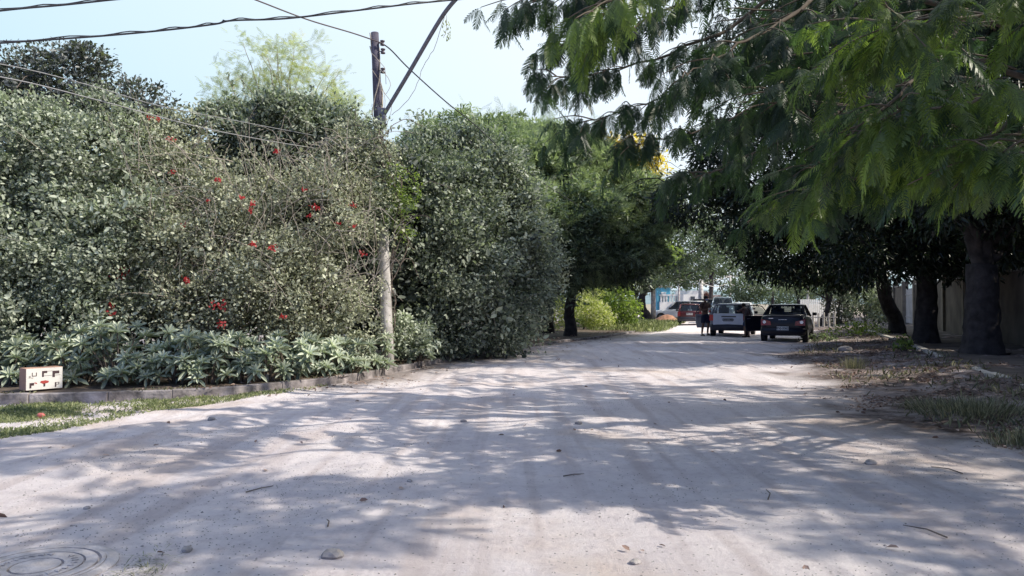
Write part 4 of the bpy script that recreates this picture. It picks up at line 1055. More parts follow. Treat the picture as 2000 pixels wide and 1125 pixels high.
# bracket with three spool insulators on the street side
for k, (px, py) in enumerate(((747, 84), (748, 100), (748, 138))):
    c = W(px, py, 16.25) - PB
    ib = MB().lathe([(.02, -.06), (.05, -.05), (.05, -.03), (.028, -.01), (.028, .01), (.05, .03), (.05, .05), (.02, .06)], c, 12).build('insulator', simple('insulator_brown', (.10, .08, .10), .3, var=.1), pole, smooth=True)
    MB().tube([c + np.array([-.15, .02, 0]), c + np.array([.01, 0, 0])], .012, 6).build('bracket', M_METAL, pole)
mb = MB(); rng = random.Random(8)
for k in range(11):
    t0 = rng.uniform(.55, .95); p = along(t0) - PB; q = p + np.array([rng.uniform(.02, .3), -.1, rng.uniform(-1.2, -.5)])
    mb.tube(smooth_path([p + np.array([.08 * rng.choice((-1, 1)), -.09, 0]), (p + q) / 2 + np.array([rng.uniform(.05, .25), -.06, 0]), q], 4, .015, rng), .006, 4)
for k in range(4):
    t0 = rng.uniform(.5, .6); hp = [along(t0 + .1 * j) - PB + np.array([.12 * math.cos(j * 1.8 + k), .12 * math.sin(j * 1.8 + k) - .02, 0]) for j in range(5)]
    mb.tube(smooth_path(hp, 4, .01, rng), .012, 5)
mb.build('creeper_stem', M_TWIG, pole, smooth=True)
# curved lamp arm, mounted on the pole by a clamp, reaching over the road
armp = [W(751, 222, 16.15), W(800, 140, 15.7), W(850, 54, 15.2), W(877, 14, 14.9), W(905, -14, 14.6), W(950, -40, 14.1), W(1000, -52, 13.6)]
lamp = empty('street_lamp', armp[0]); tag(lamp, 'slanting street lamp arm rising to the right from the utility pole', 'street lamp')
ap = [p - armp[0] for p in armp]
MB().tube(smooth_path(ap, 5), .042, 10).build('arm', M_METAL, lamp, smooth=True)
MB().box((-.06, .04, -.05), (.16, .16, .34)).build('clamp', M_METAL, lamp, bevel=.01)
hd = ap[-1]; MB().tube([hd + [-.02, .02, 0], hd + [.22, -.22, .02], hd + [.48, -.48, -.02], hd + [.60, -.60, -.04]], [.05, .11, .12, .05], 10).build('lamp_head', simple('lamp_grey', (.45, .45, .45), .5), lamp, smooth=True)
mb = MB(); mb.tube(smooth_path([W(868, 34, 15.05) - armp[0], W(850, 90, 15.3) - armp[0], W(827, 130, 15.5) - armp[0], W(805, 185, 15.9) - armp[0], W(765, 225, 16.1) - armp[0]], 5, .01), .006, 4)
mb.tube(smooth_path([W(872, 30, 15) - armp[0], W(872, 55, 15) - armp[0], W(866, 74, 15) - armp[0]], 4, .01), .005, 4)
mb.build('creeper_stem', M_TWIG, lamp)
P = np.array([W(872 + RNG.normal() * 4, 38 + k_ * 1.5, 15) for k_ in range(26)]) - armp[0]
v, f, t = inst(LAN, P, rnd_dirs(26) * [1, 1, .4] + [0, 0, -1], rnd_dirs(26), .07, .025, RNG.random(26)); np_mesh('creeper_leaf', v, f, M_YEL, lamp, t)

def wire(name, label, pts, r, mat, group=None, twist=None, sub=8):
    P = [Vector(W(*p)) if len(p) == 3 else Vector(p) for p in pts]
    o0 = P[0].copy(); pp = smooth_path([p - o0 for p in P], sub)
    mb = MB(); mb.tube(pp, r, 6)
    if twist:
        n_ = len(pp)
        mb.tube([p + Vector((math.cos(i * 1.1) * twist, math.sin(i * 1.1) * twist * .4, math.sin(i * 1.1) * twist + (.02))) for i, p in enumerate(pp)], r * .6, 5)
    o = mb.build(name, mat, smooth=True); o.location = o0
    tag(o, label, 'cable', group); return o
gW = 'overhead cables'
wire('overhead_cable', 'thick bundled cable crossing the sky from the left edge to the top, with a kink', [(-300, 104, 10.5), (0, 84, 11), (200, 70, 11.5), (330, 58, 11.8), (420, 47, 12), (455, 40, 12), (560, 36, 12.3), (700, 20, 12.8), (800, 8, 13.2), (905, -2, 13.8), (1060, -16, 14.5), (1250, -30, 16)], .015, M_WIRE, gW, twist=.018)
wire('overhead_cable', 'upper black cable crossing only the top left corner', [(-300, 58, 9.5), (0, 21, 10), (130, 9, 10.3), (300, -8, 10.6), (700, -40, 11.5), (1100, -60, 13)], .014, M_WIRE, gW, twist=.012)
wire('overhead_cable', 'brown cable dropping from the top of the picture to the pole top', [(200, -110, 11), (370, -50, 12.6), (500, 0, 13.8), (600, 38, 15), (690, 65, 16), (745, 84, 16.2)], .014, simple('brown_cable', (.13, .10, .10), .7), gW)
wire('overhead_cable', 'black cable descending from the pole to the shrub on its right', [(745, 84, 16.2), (764, 98, 16.4), (800, 135, 17), (870, 198, 18.4), (925, 242, 19.6), (1000, 310, 22), (1080, 370, 26), (1200, 440, 36), (1275, 470, 60)], .014, M_WIRE, gW)
wire('overhead_cable', 'pale lower cable sagging in front of the left hedge', [(-300, 112, 9), (0, 150, 10.8), (200, 198, 12), (380, 246, 13.6), (530, 276, 15), (640, 292, 16.2), (740, 300, 16.2)], .009, M_WIREG, gW)
wire('overhead_cable', 'thin pale upper cable sagging in front of the left hedge', [(-300, 90, 9), (0, 125, 10.8), (180, 168, 12), (300, 204, 13.4), (420, 228, 14.8), (600, 262, 16), (738, 285, 16.2)], .007, M_WIREG, gW)

# far poles
def farpole(name, label, px, Y, toppy, r, mat, arms=0):
    b_ = np.array([W(px, 600, Y)[0], Y, -.05]); root = empty(name, b_); tag(root, label, 'pole')
    top = W(px, toppy, Y)[2] + .05
    MB().tube([(0, 0, 0), (0, 0, top * .5), (0, 0, top)], [r, r * .9, r * .75], 10).build('shaft', mat, root, smooth=True)
    for k in range(arms): MB().box((0, 0, top - .25 - .7 * k), (1.5, .1, .1), .35).build('crossarm', mat, root)
    return root
farpole('street_post', 'grey post leaning on the vine hung trunk left of the maroon car', 1276, 58, 530, .20, M_POLEC)
farpole('utility_pole', 'square pale concrete pole behind the man with the cap', 1369, 68, 545, .26, M_POLEC)
farpole('utility_pole', 'thin pole behind the roof of the white car with open door', 1426, 84, 535, .16, M_POLEC, 1)
farpole('utility_pole', 'slim grey pole above the white van', 1326, 72, 523, .12, M_POLEC)
farpole('utility_pole', 'thin pale pole right of the black sedan near the wooden posts', 1578, 55, 540, .10, M_POLEC)
for k, (a, c, s) in enumerate((((1426, 540, 84), (1290, 545, 72), 12), ((1426, 552, 84), (1369, 552, 68), 8), ((1426, 545, 84), (1500, 500, 110), 5), ((1426, 555, 84), (1500, 560, 110), 6), ((1369, 549, 68), (1290, 530, 60), 7))):
    wire('far_cable', ['sagging pale wire from the thin far pole to the left', 'low wire between the thin far pole and the square concrete pole', 'wire rising right from the thin far pole', 'wire falling right from the thin far pole', 'wire from the square concrete pole to the vine hung tree'][k],
         [a, ((a[0] + c[0]) / 2, (a[1] + c[1]) / 2 + s, (a[2] + c[2]) / 2), c], .03, M_POLEC, 'wires over the far street', sub=5)

# ------------------------------------------------------------------ box on the kerb
M_CARD = simple('cardboard', (.50, .30, .22), .85, var=.12, scale=5)
M_CARDW = simple('printed_white_card', (.80, .76, .72), .8, var=.05, scale=4)
bx = empty('cardboard_box', (-7.17, 11.80, .165), math.radians(52)); tag(bx, 'white fronted cardboard box with dark and red printed marks, on the kerb', 'box')
bw, bh, bd = .52, .335, .24
MB().box((0, bd / 2, bh / 2), (bw, bd, bh)).build('carton', M_CARD, bx, bevel=.006)
MB().box((0, -.004, bh / 2), (bw - .012, .006, bh - .012)).build('front_panel', M_CARDW, bx)
M_INK = simple('dark_ink', (.07, .04, .045), .7); M_INKR = simple('red_ink', (.45, .06, .05), .7); M_INKG = simple('grey_ink', (.35, .32, .31), .7)
def mark(name, mat, polys):
    mb = MB()
    for p in polys: mb.poly([((x - .5) * bw, -.0095, (1 - y) * bh) for x, y in p])
    return mb.build(name, mat, bx)
def rect(x0, y0, x1, y1): return [(x0, y1), (x1, y1), (x1, y0), (x0, y0)]
mark('printed_mark', M_INK, [rect(.16, .20, .18, .36), rect(.16, .34, .29, .37), rect(.27, .20, .29, .34)])
mark('printed_mark', M_INK, [rect(.43, .15, .57, .25), rect(.43, .25, .48, .42)])
mark('printed_mark', M_INK, [rect(.71, .17, .90, .30), rect(.71, .30, .78, .46)])
for q_ in (rect(.57, .16, .71, .18), rect(.48, .36, .70, .38), rect(.79, .36, .93, .38), rect(.08, .34, .13, .44), rect(.14, .42, .20, .45)): mark('printed_mark', M_INKG, [q_])
mark('printed_mark', M_INK, [rect(.10, .66, .15, .90), rect(.15, .66, .22, .78)])
mark('printed_mark', M_INKR, [rect(.14, .70, .22, .76), [(.22, .68), (.30, .72), (.30, .68), (.24, .64)]])
mark('printed_mark', M_INKR, [[(.38, .66), (.46, .74), (.60, .70), (.62, .62), (.52, .58), (.40, .60)]])
mark('printed_mark', M_INK, [rect(.47, .72, .52, .86)])
mark('printed_mark', M_INK, [rect(.78, .70, .82, .92), rect(.82, .70, .90, .72), rect(.88, .72, .90, .80), rect(.82, .79, .90, .81)])
# small concrete stub in the bed
o = MB().tube([(0, 0, -.1), (0, 0, .06), (.004, 0, .13)], [.04, .04, .036], 10).build('marker_stub', M_CONCL, smooth=False)
gp = W(522, 733, 13.3); o.location = (gp[0], gp[1], .13); tag(o, 'small grey concrete stub standing on the kerb bed below the rosette shrubs', 'stub')
o = MB().tube([(0, 0, 0), (.03, .01, .03), (.07, 0, .035), (.1, .02, .01)], [.02, .035, .03, .012], 8).build('litter_scrap', simple('red_wrapper', (.6, .16, .14), .5, var=.3, scale=20), smooth=True)
gp = G(72, 820); o.location = (gp[0], gp[1], H(gp[0], gp[1]) + .01); tag(o, 'crumpled red scrap lying in the grass in front of the box', 'litter')

# ------------------------------------------------------------------ manhole
mc = G(70, 1108); mz = H(mc[0], mc[1]) + .016
mh = empty('manhole_cover', (mc[0], mc[1], mz)); tag(mh, 'round dusty manhole cover with concentric rings at the bottom left', 'manhole cover')
M_IRON = simple('dusty_iron', (.52, .475, .47), .85, metal=.1, var=.3, scale=9, bump=.4, bscale=50)
MB().lathe([(.42, -.06), (.42, -.010), (.40, -.004), (.37, .0), (.355, -.003), (.355, -.03)], n=64).build('frame', M_IRON, mh, smooth=False)
prof = [(.352, -.03), (.352, .0), (.33, .0), (.327, -.018), (.311, -.018), (.312, 0), (.25, .0), (.247, -.018), (.234, -.018), (.237, .0), (.14, 0), (.137, -.018), (.124, -.018), (.125, .0), (.02, 0)]
cov = MB().lathe(prof, n=64).build('lid', M_IRON, mh)
mb = MB(); rng = random.Random(2)
for k in range(26):
    a = k / 26 * 2 * math.pi
    if k % 13 in (5, 6): continue
    ww = rng.choice((.010, .016, .022)); mb.box((math.cos(a) * .195, math.sin(a) * .195, .0035), (.035, ww * .5, .004), a)
    mb.box((math.cos(a + .06) * .195, math.sin(a + .06) * .195, .0033), (.006, .028, .004), a)
mb.build('raised_pattern', M_IRON, cov)
P_ = []; n = 120
x = mc[0] + .50 + RNG.random(n) * .22; y = mc[1] + RNG.normal(size=n) * .16
v, f, t = inst(QUAD, np.stack([x, y, height(x, y) + .012], -1), unit(RNG.normal(size=(n, 3)) * [1, 1, .2]), np.tile([0, 0, 1.], (n, 1)), RNG.uniform(.05, .14, n), .006, RNG.random(n))
tag(np_mesh('dry_straw', v, f, M_DRYG, tint=t), 'dry straw lying beside the manhole cover', 'straw', kind='stuff')

# ------------------------------------------------------------------ cars
M_TYRE = simple('tyre_rubber', (.02, .02, .022), .8, var=.2); M_RIM = simple('wheel_rim', (.30, .30, .32), .4, metal=.6)
M_PLAST = simple('black_plastic', (.03, .03, .035), .55, var=.15)
M_CHROME = simple('bright_metal', (.7, .7, .72), .2, metal=.9)
M_SEAT = simple('seat_cloth', (.06, .06, .065), .9)
def glassmat(name, col, dens):
    m, nt, b_ = nmat(name); N = nt.nodes; L = nt.links
    b_.inputs['Base Color'].default_value = (*col, 1); b_.inputs['Roughness'].default_value = .04; b_.inputs['Specular IOR Level'].default_value = .8
    tr = N.new('ShaderNodeBsdfTransparent'); tr.inputs[0].default_value = (.75, .82, .85, 1)
    ms = N.new('ShaderNodeMixShader'); ms.inputs[0].default_value = dens
    L.new(tr.outputs[0], ms.inputs[1]); L.new(b_.outputs[0], ms.inputs[2]); L.new(ms.outputs[0], N['Material Output'].inputs['Surface'])
    return m
M_GLASS = glassmat('window_glass', (.03, .04, .06), .42)
M_GLASSD = glassmat('tinted_glass', (.015, .018, .025), .8)
M_TAIL = simple('tail_light_red', (.30, .015, .02), .25, var=.2, coat=.5); M_TAILB = simple('tail_light_bright', (.75, .05, .05), .3, coat=.5)
M_PLATE = simple('plate_white', (.62, .62, .62), .5, var=.05); M_TXT = simple('plate_ink', (.02, .02, .02), .6)

def text_mesh(txt, size, mat, parent, loc, rot, name='plate_text'):
    c = bpy.data.curves.new('tmp_text', 'FONT'); c.body = txt; c.size = size; c.align_x = 'CENTER'; c.align_y = 'CENTER'; c.extrude = .001
    c.offset = size * .02
    o = bpy.data.objects.new('tmp', c); COL.objects.link(o)
    dg = bpy.context.evaluated_depsgraph_get(); me = bpy.data.meshes.new_from_object(o.evaluated_get(dg))
    bpy.data.objects.remove(o); bpy.data.curves.remove(c)
    me.materials.clear(); me.materials.append(mat)
    q = bpy.data.objects.new(name, me); COL.objects.link(q); q.parent = parent; q.location = loc; q.rotation_euler = rot; return q

def loft(rings, mat, name, parent, closed=True, bevel=0, sub=0):
    mb = MB(); n = len(rings[0]); mb.v = [tuple(p) for r in rings for p in r]
    for i in range(len(rings) - 1):
        for k in range(n if closed else n - 1):
            k2 = (k + 1) % n; mb.f.append((i * n + k, (i + 1) * n + k, (i + 1) * n + k2, i * n + k2))
    mb.f.append(tuple(range(n))); mb.f.append(tuple((len(rings) - 1) * n + k for k in reversed(range(n))))
    o = mb.build(name, mat, parent, smooth=True)
    if sub:
        m = o.modifiers.new('sub', 'SUBSURF'); m.levels = m.render_levels = sub
    return o

def car(name, label, cat, loc, heading, kind, paint, L=3.8, Wd=1.62, Hh=1.42, belt=.92, plate=None, platez=.45, lower=None, tail='side', doors=(), gate=None, glass=None, group='cars parked along the street', detail=True, lift=0):
    """x lateral, y forward, rear bumper at y=0"""
    root = empty(name, loc, -heading); tag(root, label, cat, group)
    hw = Wd / 2; glass = glass or M_GLASS
    sedan = kind == 'sedan'
    zb = .26 + lift
    # (y, half width, bottom z, top z)
    if sedan: st = [(0, .86, zb + .12, belt - .06), (.06, .94, zb + .02, belt + .03), (.35, .985, zb, belt + .06), (.80, 1, zb, belt + .04), (1.5, 1, zb, belt), (2.6, 1, zb, belt - .03), (3.1, .99, zb, belt - .05), (L - .35, .95, zb, belt - .17), (L - .08, .86, zb + .05, belt - .26), (L, .78, zb + .12, belt - .36)]
    else: st = [(0, .88, zb + .10, belt - .04), (.05, .95, zb + .02, belt), (.3, .985, zb, belt + .01), (.8, 1, zb, belt), (1.5, 1, zb, belt - .01), (2.4, 1, zb, belt - .03), (2.8, .99, zb, belt - .05), (L - .35, .95, zb, belt - .15), (L - .08, .86, zb + .05, belt - .24), (L, .78, zb + .12, belt - .36)]
    rings = []
    for y, wf, z0, z1 in st:
        h = hw * wf; zm = z0 + (z1 - z0) * .5
        half = [(h * .90, z0), (h * .985, z0 + .07), (h, zm), (h * .985, z1 - .12), (h * .94, z1 - .03), (h * .86, z1)]
        rings.append([(x, y, z) for x, z in half] + [(-x, y, z) for x, z in reversed(half)])
    loft(rings, paint, 'body', root, sub=1)
    # greenhouse
    if sedan: yr0, yr1, yf1, yf0 = .62, 1.22, 2.35, 3.02
    elif kind == 'hatch': yr0, yr1, yf1, yf0 = .06, .38, 2.05, 2.72
    else: yr0, yr1, yf1, yf0 = .05, .22, 2.6, 3.3
    bz = belt + (.035 if sedan else -.005); tz = Hh - .05; tw = hw * .73; bwid = hw * .90
    c = {}
    for s in (-1, 1):
        c['rb', s] = Vector((s * bwid * .96, yr0, bz)); c['rt', s] = Vector((s * tw * .98, yr1, tz))
        c['ft', s] = Vector((s * tw, yf1, tz)); c['fb', s] = Vector((s * bwid, yf0, bz - .05))
        ym = (yr1 + yf1) / 2 + .1; c['mb', s] = Vector((s * bwid, ym, bz - .02)); c['mt', s] = Vector((s * tw * 1.01, ym, tz))
    # roof: lofted shell
    rr = []
    for y, k, z in ((yr1 - .05, .96, tz - .005), (yr1 + .25, 1, tz + .035), ((yr1 + yf1) / 2, 1.0, tz + .05), (yf1 - .2, 1, tz + .03), (yf1 + .05, .97, tz - .01)):
        h = tw * k; half = [(h, z - .035), (h * .98, z + .0), (h * .80, z + .022)]
        lowr = [(h * .7, z - .03)]
        rr.append([(x, y, zz) for x, zz in half] + [(-x, y, zz) for x, zz in reversed(half)] + [(-h * .7, y, z - .04), (h * .7, y, z - .04)])
    loft(rr, paint, 'roof', root, sub=1)
    mbp = MB()
    for s in (-1, 1):
        mbp.tube([c['rb', s], c['rt', s]], [.062, .045], 6); mbp.tube([c['fb', s], c['ft', s]], [.05, .04], 6)
        mbp.tube([c['mb', s], c['mt', s]], [.04, .03], 6)
        mbp.tube([c['rt', s], c['mt', s], c['ft', s]], .035, 6)
    mbp.tube([c['rt', -1], c['rt', 1]], .035, 6); mbp.tube([c['rb', -1], c['rb', 1]], .04, 6)
    mbp.build('window_pillar', paint, root, smooth=True)
    def pane(nm, *pts): MB().poly(pts).build(nm, glass, root)
    pane('rear_window', c['rb', -1], c['rb', 1], c['rt', 1], c['rt', -1]); pane('windscreen', c['fb', 1], c['fb', -1], c['ft', -1], c['ft', 1])
    for s in (-1, 1):
        if s not in doors: pane('side_window', c['mb', s], c['fb', s], c['ft', s], c['mt', s])
        pane('side_window', c['rb', s], c['mb', s], c['mt', s], c['rt', s])
    # seats
    sm = MB()
    for s in (-1, 1):
        sm.box((s * .36, (yr1 + yf1) / 2 + .15, belt + .05), (.46, .12, .5)); sm.box((s * .36, (yr1 + yf1) / 2 + .13, belt + .36), (.22, .09, .14))
    if sedan: sm.box((0, yr0 + .42, belt + .1), (1.1, .2, .12))
    sm.build('seat', M_SEAT, root, bevel=.02)
    # wheels
    r = .30 + lift * .2
    for y in (.62, L - .78):
        for s in (-1, 1):
            x = s * (hw - .10)
            wmb = MB().lathe([(r * .6, -.09), (r * .93, -.10), (r, -.07), (r, .07), (r * .93, .10), (r * .6, .09)], (x, y, r), 20, 'x')
            wo = wmb.build('wheel', M_TYRE, root, smooth=False)
            MB().lathe([(r * .62, -.02), (r * .6, .012), (r * .3, .02), (.03, .03)] if s > 0 else [(.03, -.03), (r * .3, -.02), (r * .6, -.012), (r * .62, .02)], (x + s * .088, y, r), 18, 'x').build('rim', M_RIM, wo)
            MB().lathe([(r * 1.16, 0), (r * 1.15, .004)] if s > 0 else [(r * 1.15, -.004), (r * 1.16, 0)], (s * (hw * .985), y, r + .02), 22, 'x').build('wheel_arch', M_PLAST, root)
    # bumper
    low = lower or paint
    rb = []
    for z, k, yy_ in ((zb + .0, .84, .10), (zb + .05, .93, -.03), (zb + .16, .96, -.055), (zb + .27, .95, -.045), (zb + .31, .9, .04)):
        h = hw * k; rb.append([(-h, .45, z), (-h, .10 + yy_, z), (-h * .85, yy_ + .02, z), (0, yy_ - .02, z), (h * .85, yy_ + .02, z), (h, .10 + yy_, z), (h, .45, z)])
    loft(rb, low, 'bumper', root, closed=False)
    # mirrors
    for s in (-1, 1):
        MB().box((s * (hw + .09), yf0 - .12, belt + .06), (.16, .09, .12)).build('mirror', M_PLAST, root, bevel=.02)
    # tail lights
    for s in (-1, 1):
        if tail == 'wide':
            lt = MB(); lt.poly([(s * hw * .93, -.012, belt - .34), (s * hw * .50, -.016, belt - .33), (s * hw * .53, -.016, belt - .18), (s * hw * .93, -.008, belt - .10)][::s])
            o = lt.build('tail_light', M_TAIL, root)
            so = o.modifiers.new('solid', 'SOLIDIFY'); so.thickness = .03; so.offset = 0
            MB().lathe([(.062, 0), (.058, -.014), (.034, -.014), (.030, -.004)], (s * hw * .78, -.03, belt - .21), 20, 'y').build('lamp_ring', M_CHROME, o)
        else:
            MB().box((s * hw * .86, .015, belt - .15), (.17, .10, .26)).build('tail_light', M_TAIL if s > 0 or not gate else M_TAILB, root, bevel=.015)
    if gate:
        g = MB().box((0, -.012, belt - .22), (Wd * .78, .05, .50)).build('tailgate', gate, root, bevel=.03)
        MB().box((.03, -.045, belt - .10), (.62, .02, .045)).build('handle_bar', M_PLAST, g)
        MB().box((0, -.03, belt - .42), (.9, .012, .03)).build('dent_crease', M_PLAST, g) if detail else None
    if plate:
        pz = platez
        pl = MB().box((0, -.085 if pz < .62 else -.048, pz), (.42, .012, .14)).build('number_plate', plate[1], root)
        text_mesh(plate[0], .115, M_TXT, pl, (0, (-.085 if pz < .62 else -.048) - .0075, pz), (R(90), 0, 0))
    # open doors hinged at the front edge of the door opening
    for s in doors:
        hinge = Vector((s * (hw - .02), (yr1 + yf1) / 2 + 1.02 + .05, 0)); ln = 1.0; a = R(62)
        d = Vector((s * math.sin(a), -math.cos(a), 0)); n_ = Vector((d.y, -d.x, 0)) * .035
        def q(u, z, o_=0): return hinge + d * (u * ln) + n_ * o_ + Vector((0, 0, z)) + Vector((-s * .10 * max(0, (z - belt)) / .5, 0, 0))
        prof = [(0, zb + .08), (.95, zb + .06), (1.0, zb + .25), (1.02, belt - .02), (0, belt - .02)]
        mb = MB(); n0 = len(prof); mb.v = [tuple(q(u, z, o_)) for o_ in (-1, 1) for u, z in prof]
        mb.f = [tuple(range(n0)), tuple(n0 + k for k in reversed(range(n0)))] + [(k, n0 + k, n0 + (k + 1) % n0, (k + 1) % n0) for k in range(n0)]
        dr = mb.build('door', paint, root, bevel=.01)
        fr_ = [q(.02, belt - .02), q(.30, tz - .10), q(.48, tz - .02), q(.90, tz - .03), q(1.01, belt - .02)]
        MB().tube(smooth_path(fr_, 4), .022, 6).build('window_frame', M_PLAST, dr, smooth=True)
        MB().poly([q(.06, belt), q(.33, tz - .12), q(.5, tz - .05), q(.88, tz - .05), q(.98, belt)]).build('door_glass', M_GLASS, dr)
        MB().box(tuple(q(.86, belt - .14, s * 1.5)), (.14, .03, .03), math.atan2(d.y, d.x)).build('door_handle', M_METAL, dr)
    return root

M_BLK = simple('black_paint', (.007, .008, .018), .35, var=.1, coat=.25, spec=.3)
M_WHT = simple('dusty_white_paint', (.72, .75, .84), .45, var=.12, scale=3, coat=.2)
M_WHT2 = simple('white_paint', (.72, .73, .74), .35, var=.06, scale=2, coat=.3)
M_MAR = simple('maroon_paint', (.10, .015, .022), .35, var=.15, coat=.4)
M_SIL = simple('silver_blue_paint', (.30, .36, .42), .3, metal=.4, var=.1, coat=.3)
M_DKB = simple('dark_bumper', (.035, .037, .055), .5, var=.2)
sedan = car('parked_sedan', 'black sedan seen from behind, nearest car, its left front door open', 'car', (10.08, 28.6, .0), R(25), 'sedan', M_BLK, L=4.15, Wd=1.68, Hh=1.43, belt=.98, plate=('EVJ-2062', M_PLATE), platez=.54, tail='wide', doors=(-1,))
sedan.location.z = H(10.4, 29) - .005
MB().box((0, -.035, .86), (.30, .012, .012)).build('boot_badge', M_CHROME, sedan)
MB().box((-.42, -.035, .905), (.16, .01, .018)).build('boot_badge', M_CHROME, sedan)
white = car('parked_hatchback', 'white hatchback with pale dented tailgate, a person leaning beside it', 'car', (9.45, 33.6, .0), R(23), 'hatch', simple('faded_silver_paint', (.26, .27, .33), .4, var=.2, coat=.2), L=3.9, Wd=1.66, Hh=1.45, belt=.98, plate=('DAV-1408', simple('dirty_plate', (.30, .31, .35), .6)), platez=.74, lower=M_DKB, gate=M_WHT, doors=(-1,))
white.location.z = H(9.6, 34)
mar = car('parked_hatchback', 'maroon hatchback parked left behind the man in the cap', 'car', (11.6, 50.2, .0), R(14), 'hatch', M_MAR, L=3.7, Wd=1.60, Hh=1.40, belt=.90, plate=('KPT-7315', M_PLATE), platez=.74, lower=M_DKB)
van = car('parked_van', 'long white car standing crosswise left behind the maroon hatchback', 'car', (15.9, 62.2, .0), R(-82), 'van', M_WHT2, L=4.6, Wd=1.75, Hh=1.62, belt=1.0, glass=M_GLASSD)
van2 = car('parked_van', 'dark roofed estate car hidden behind the long white car', 'car', (18.3, 66.5, .0), R(-80), 'van', M_PLAST, L=4.6, Wd=1.75, Hh=1.80, belt=1.05, glass=M_GLASSD, detail=False)
suv = car('parked_suv', 'light blue silver car behind the roof of the white hatchback, facing the camera', 'car', (16.2, 59.0, .35), R(196), 'hatch', M_SIL, L=4.0, Wd=1.7, Hh=1.55, belt=1.0)
suv2 = car('parked_car', 'small silver car right behind the white hatchback, only its roof showing', 'car', (17.6, 58.5, .0), R(200), 'hatch', M_WHT2, L=3.9, Wd=1.66, Hh=1.50, belt=.98, glass=M_GLASSD)

# ------------------------------------------------------------------ people
M_SKIN = simple('brown_skin', (.16, .085, .06), .55, var=.1, scale=6); M_SKIN2 = simple('brown_skin_lighter', (.22, .12, .085), .55, var=.1, scale=6)
M_SHIRT = simple('dark_brown_shirt', (.095, .055, .05), .85, var=.2, scale=9, bump=.3); M_SHORT = simple('navy_shorts', (.015, .018, .05), .85, var=.2, scale=9, bump=.3)
M_CAP = simple('black_cap', (.012, .012, .018), .8); M_MASK = simple('pale_face_mask', (.42, .45, .68), .8, var=.05); M_SAND = simple('dark_sandal', (.05, .035, .03), .8)
M_SHORTB = simple('blue_shorts', (.03, .05, .13), .85, var=.2); M_SHIRT2 = simple('faded_brown_top', (.11, .06, .06), .85, var=.2)
def skin_mesh(name, verts, edges, root_i, mat, parent, sub=2):
    me = bpy.data.meshes.new(name); me.from_pydata([v[0] for v in verts], edges, []); me.update()
    o = bpy.data.objects.new(name, me); COL.objects.link(o)
    sk = o.modifiers.new('skin', 'SKIN'); sk.use_smooth_shade = True
    if not me.skin_vertices: me.attributes
    o2 = o
    for i, v in enumerate(verts):
        d = me.skin_vertices[0].data[i]; r = v[1]; d.radius = r if isinstance(r, tuple) else (r, r); d.use_root = (i == root_i)
    ss = o.modifiers.new('sub', 'SUBSURF'); ss.levels = ss.render_levels = sub
    dg = bpy.context.evaluated_depsgraph_get(); m2 = bpy.data.meshes.new_from_object(o.evaluated_get(dg))
    bpy.data.objects.remove(o); m2.materials.clear(); m2.materials.append(mat); m2.polygons.foreach_set('use_smooth', [True] * len(m2.polygons))
    q = bpy.data.objects.new(name, m2); COL.objects.link(q); q.parent = parent; return q
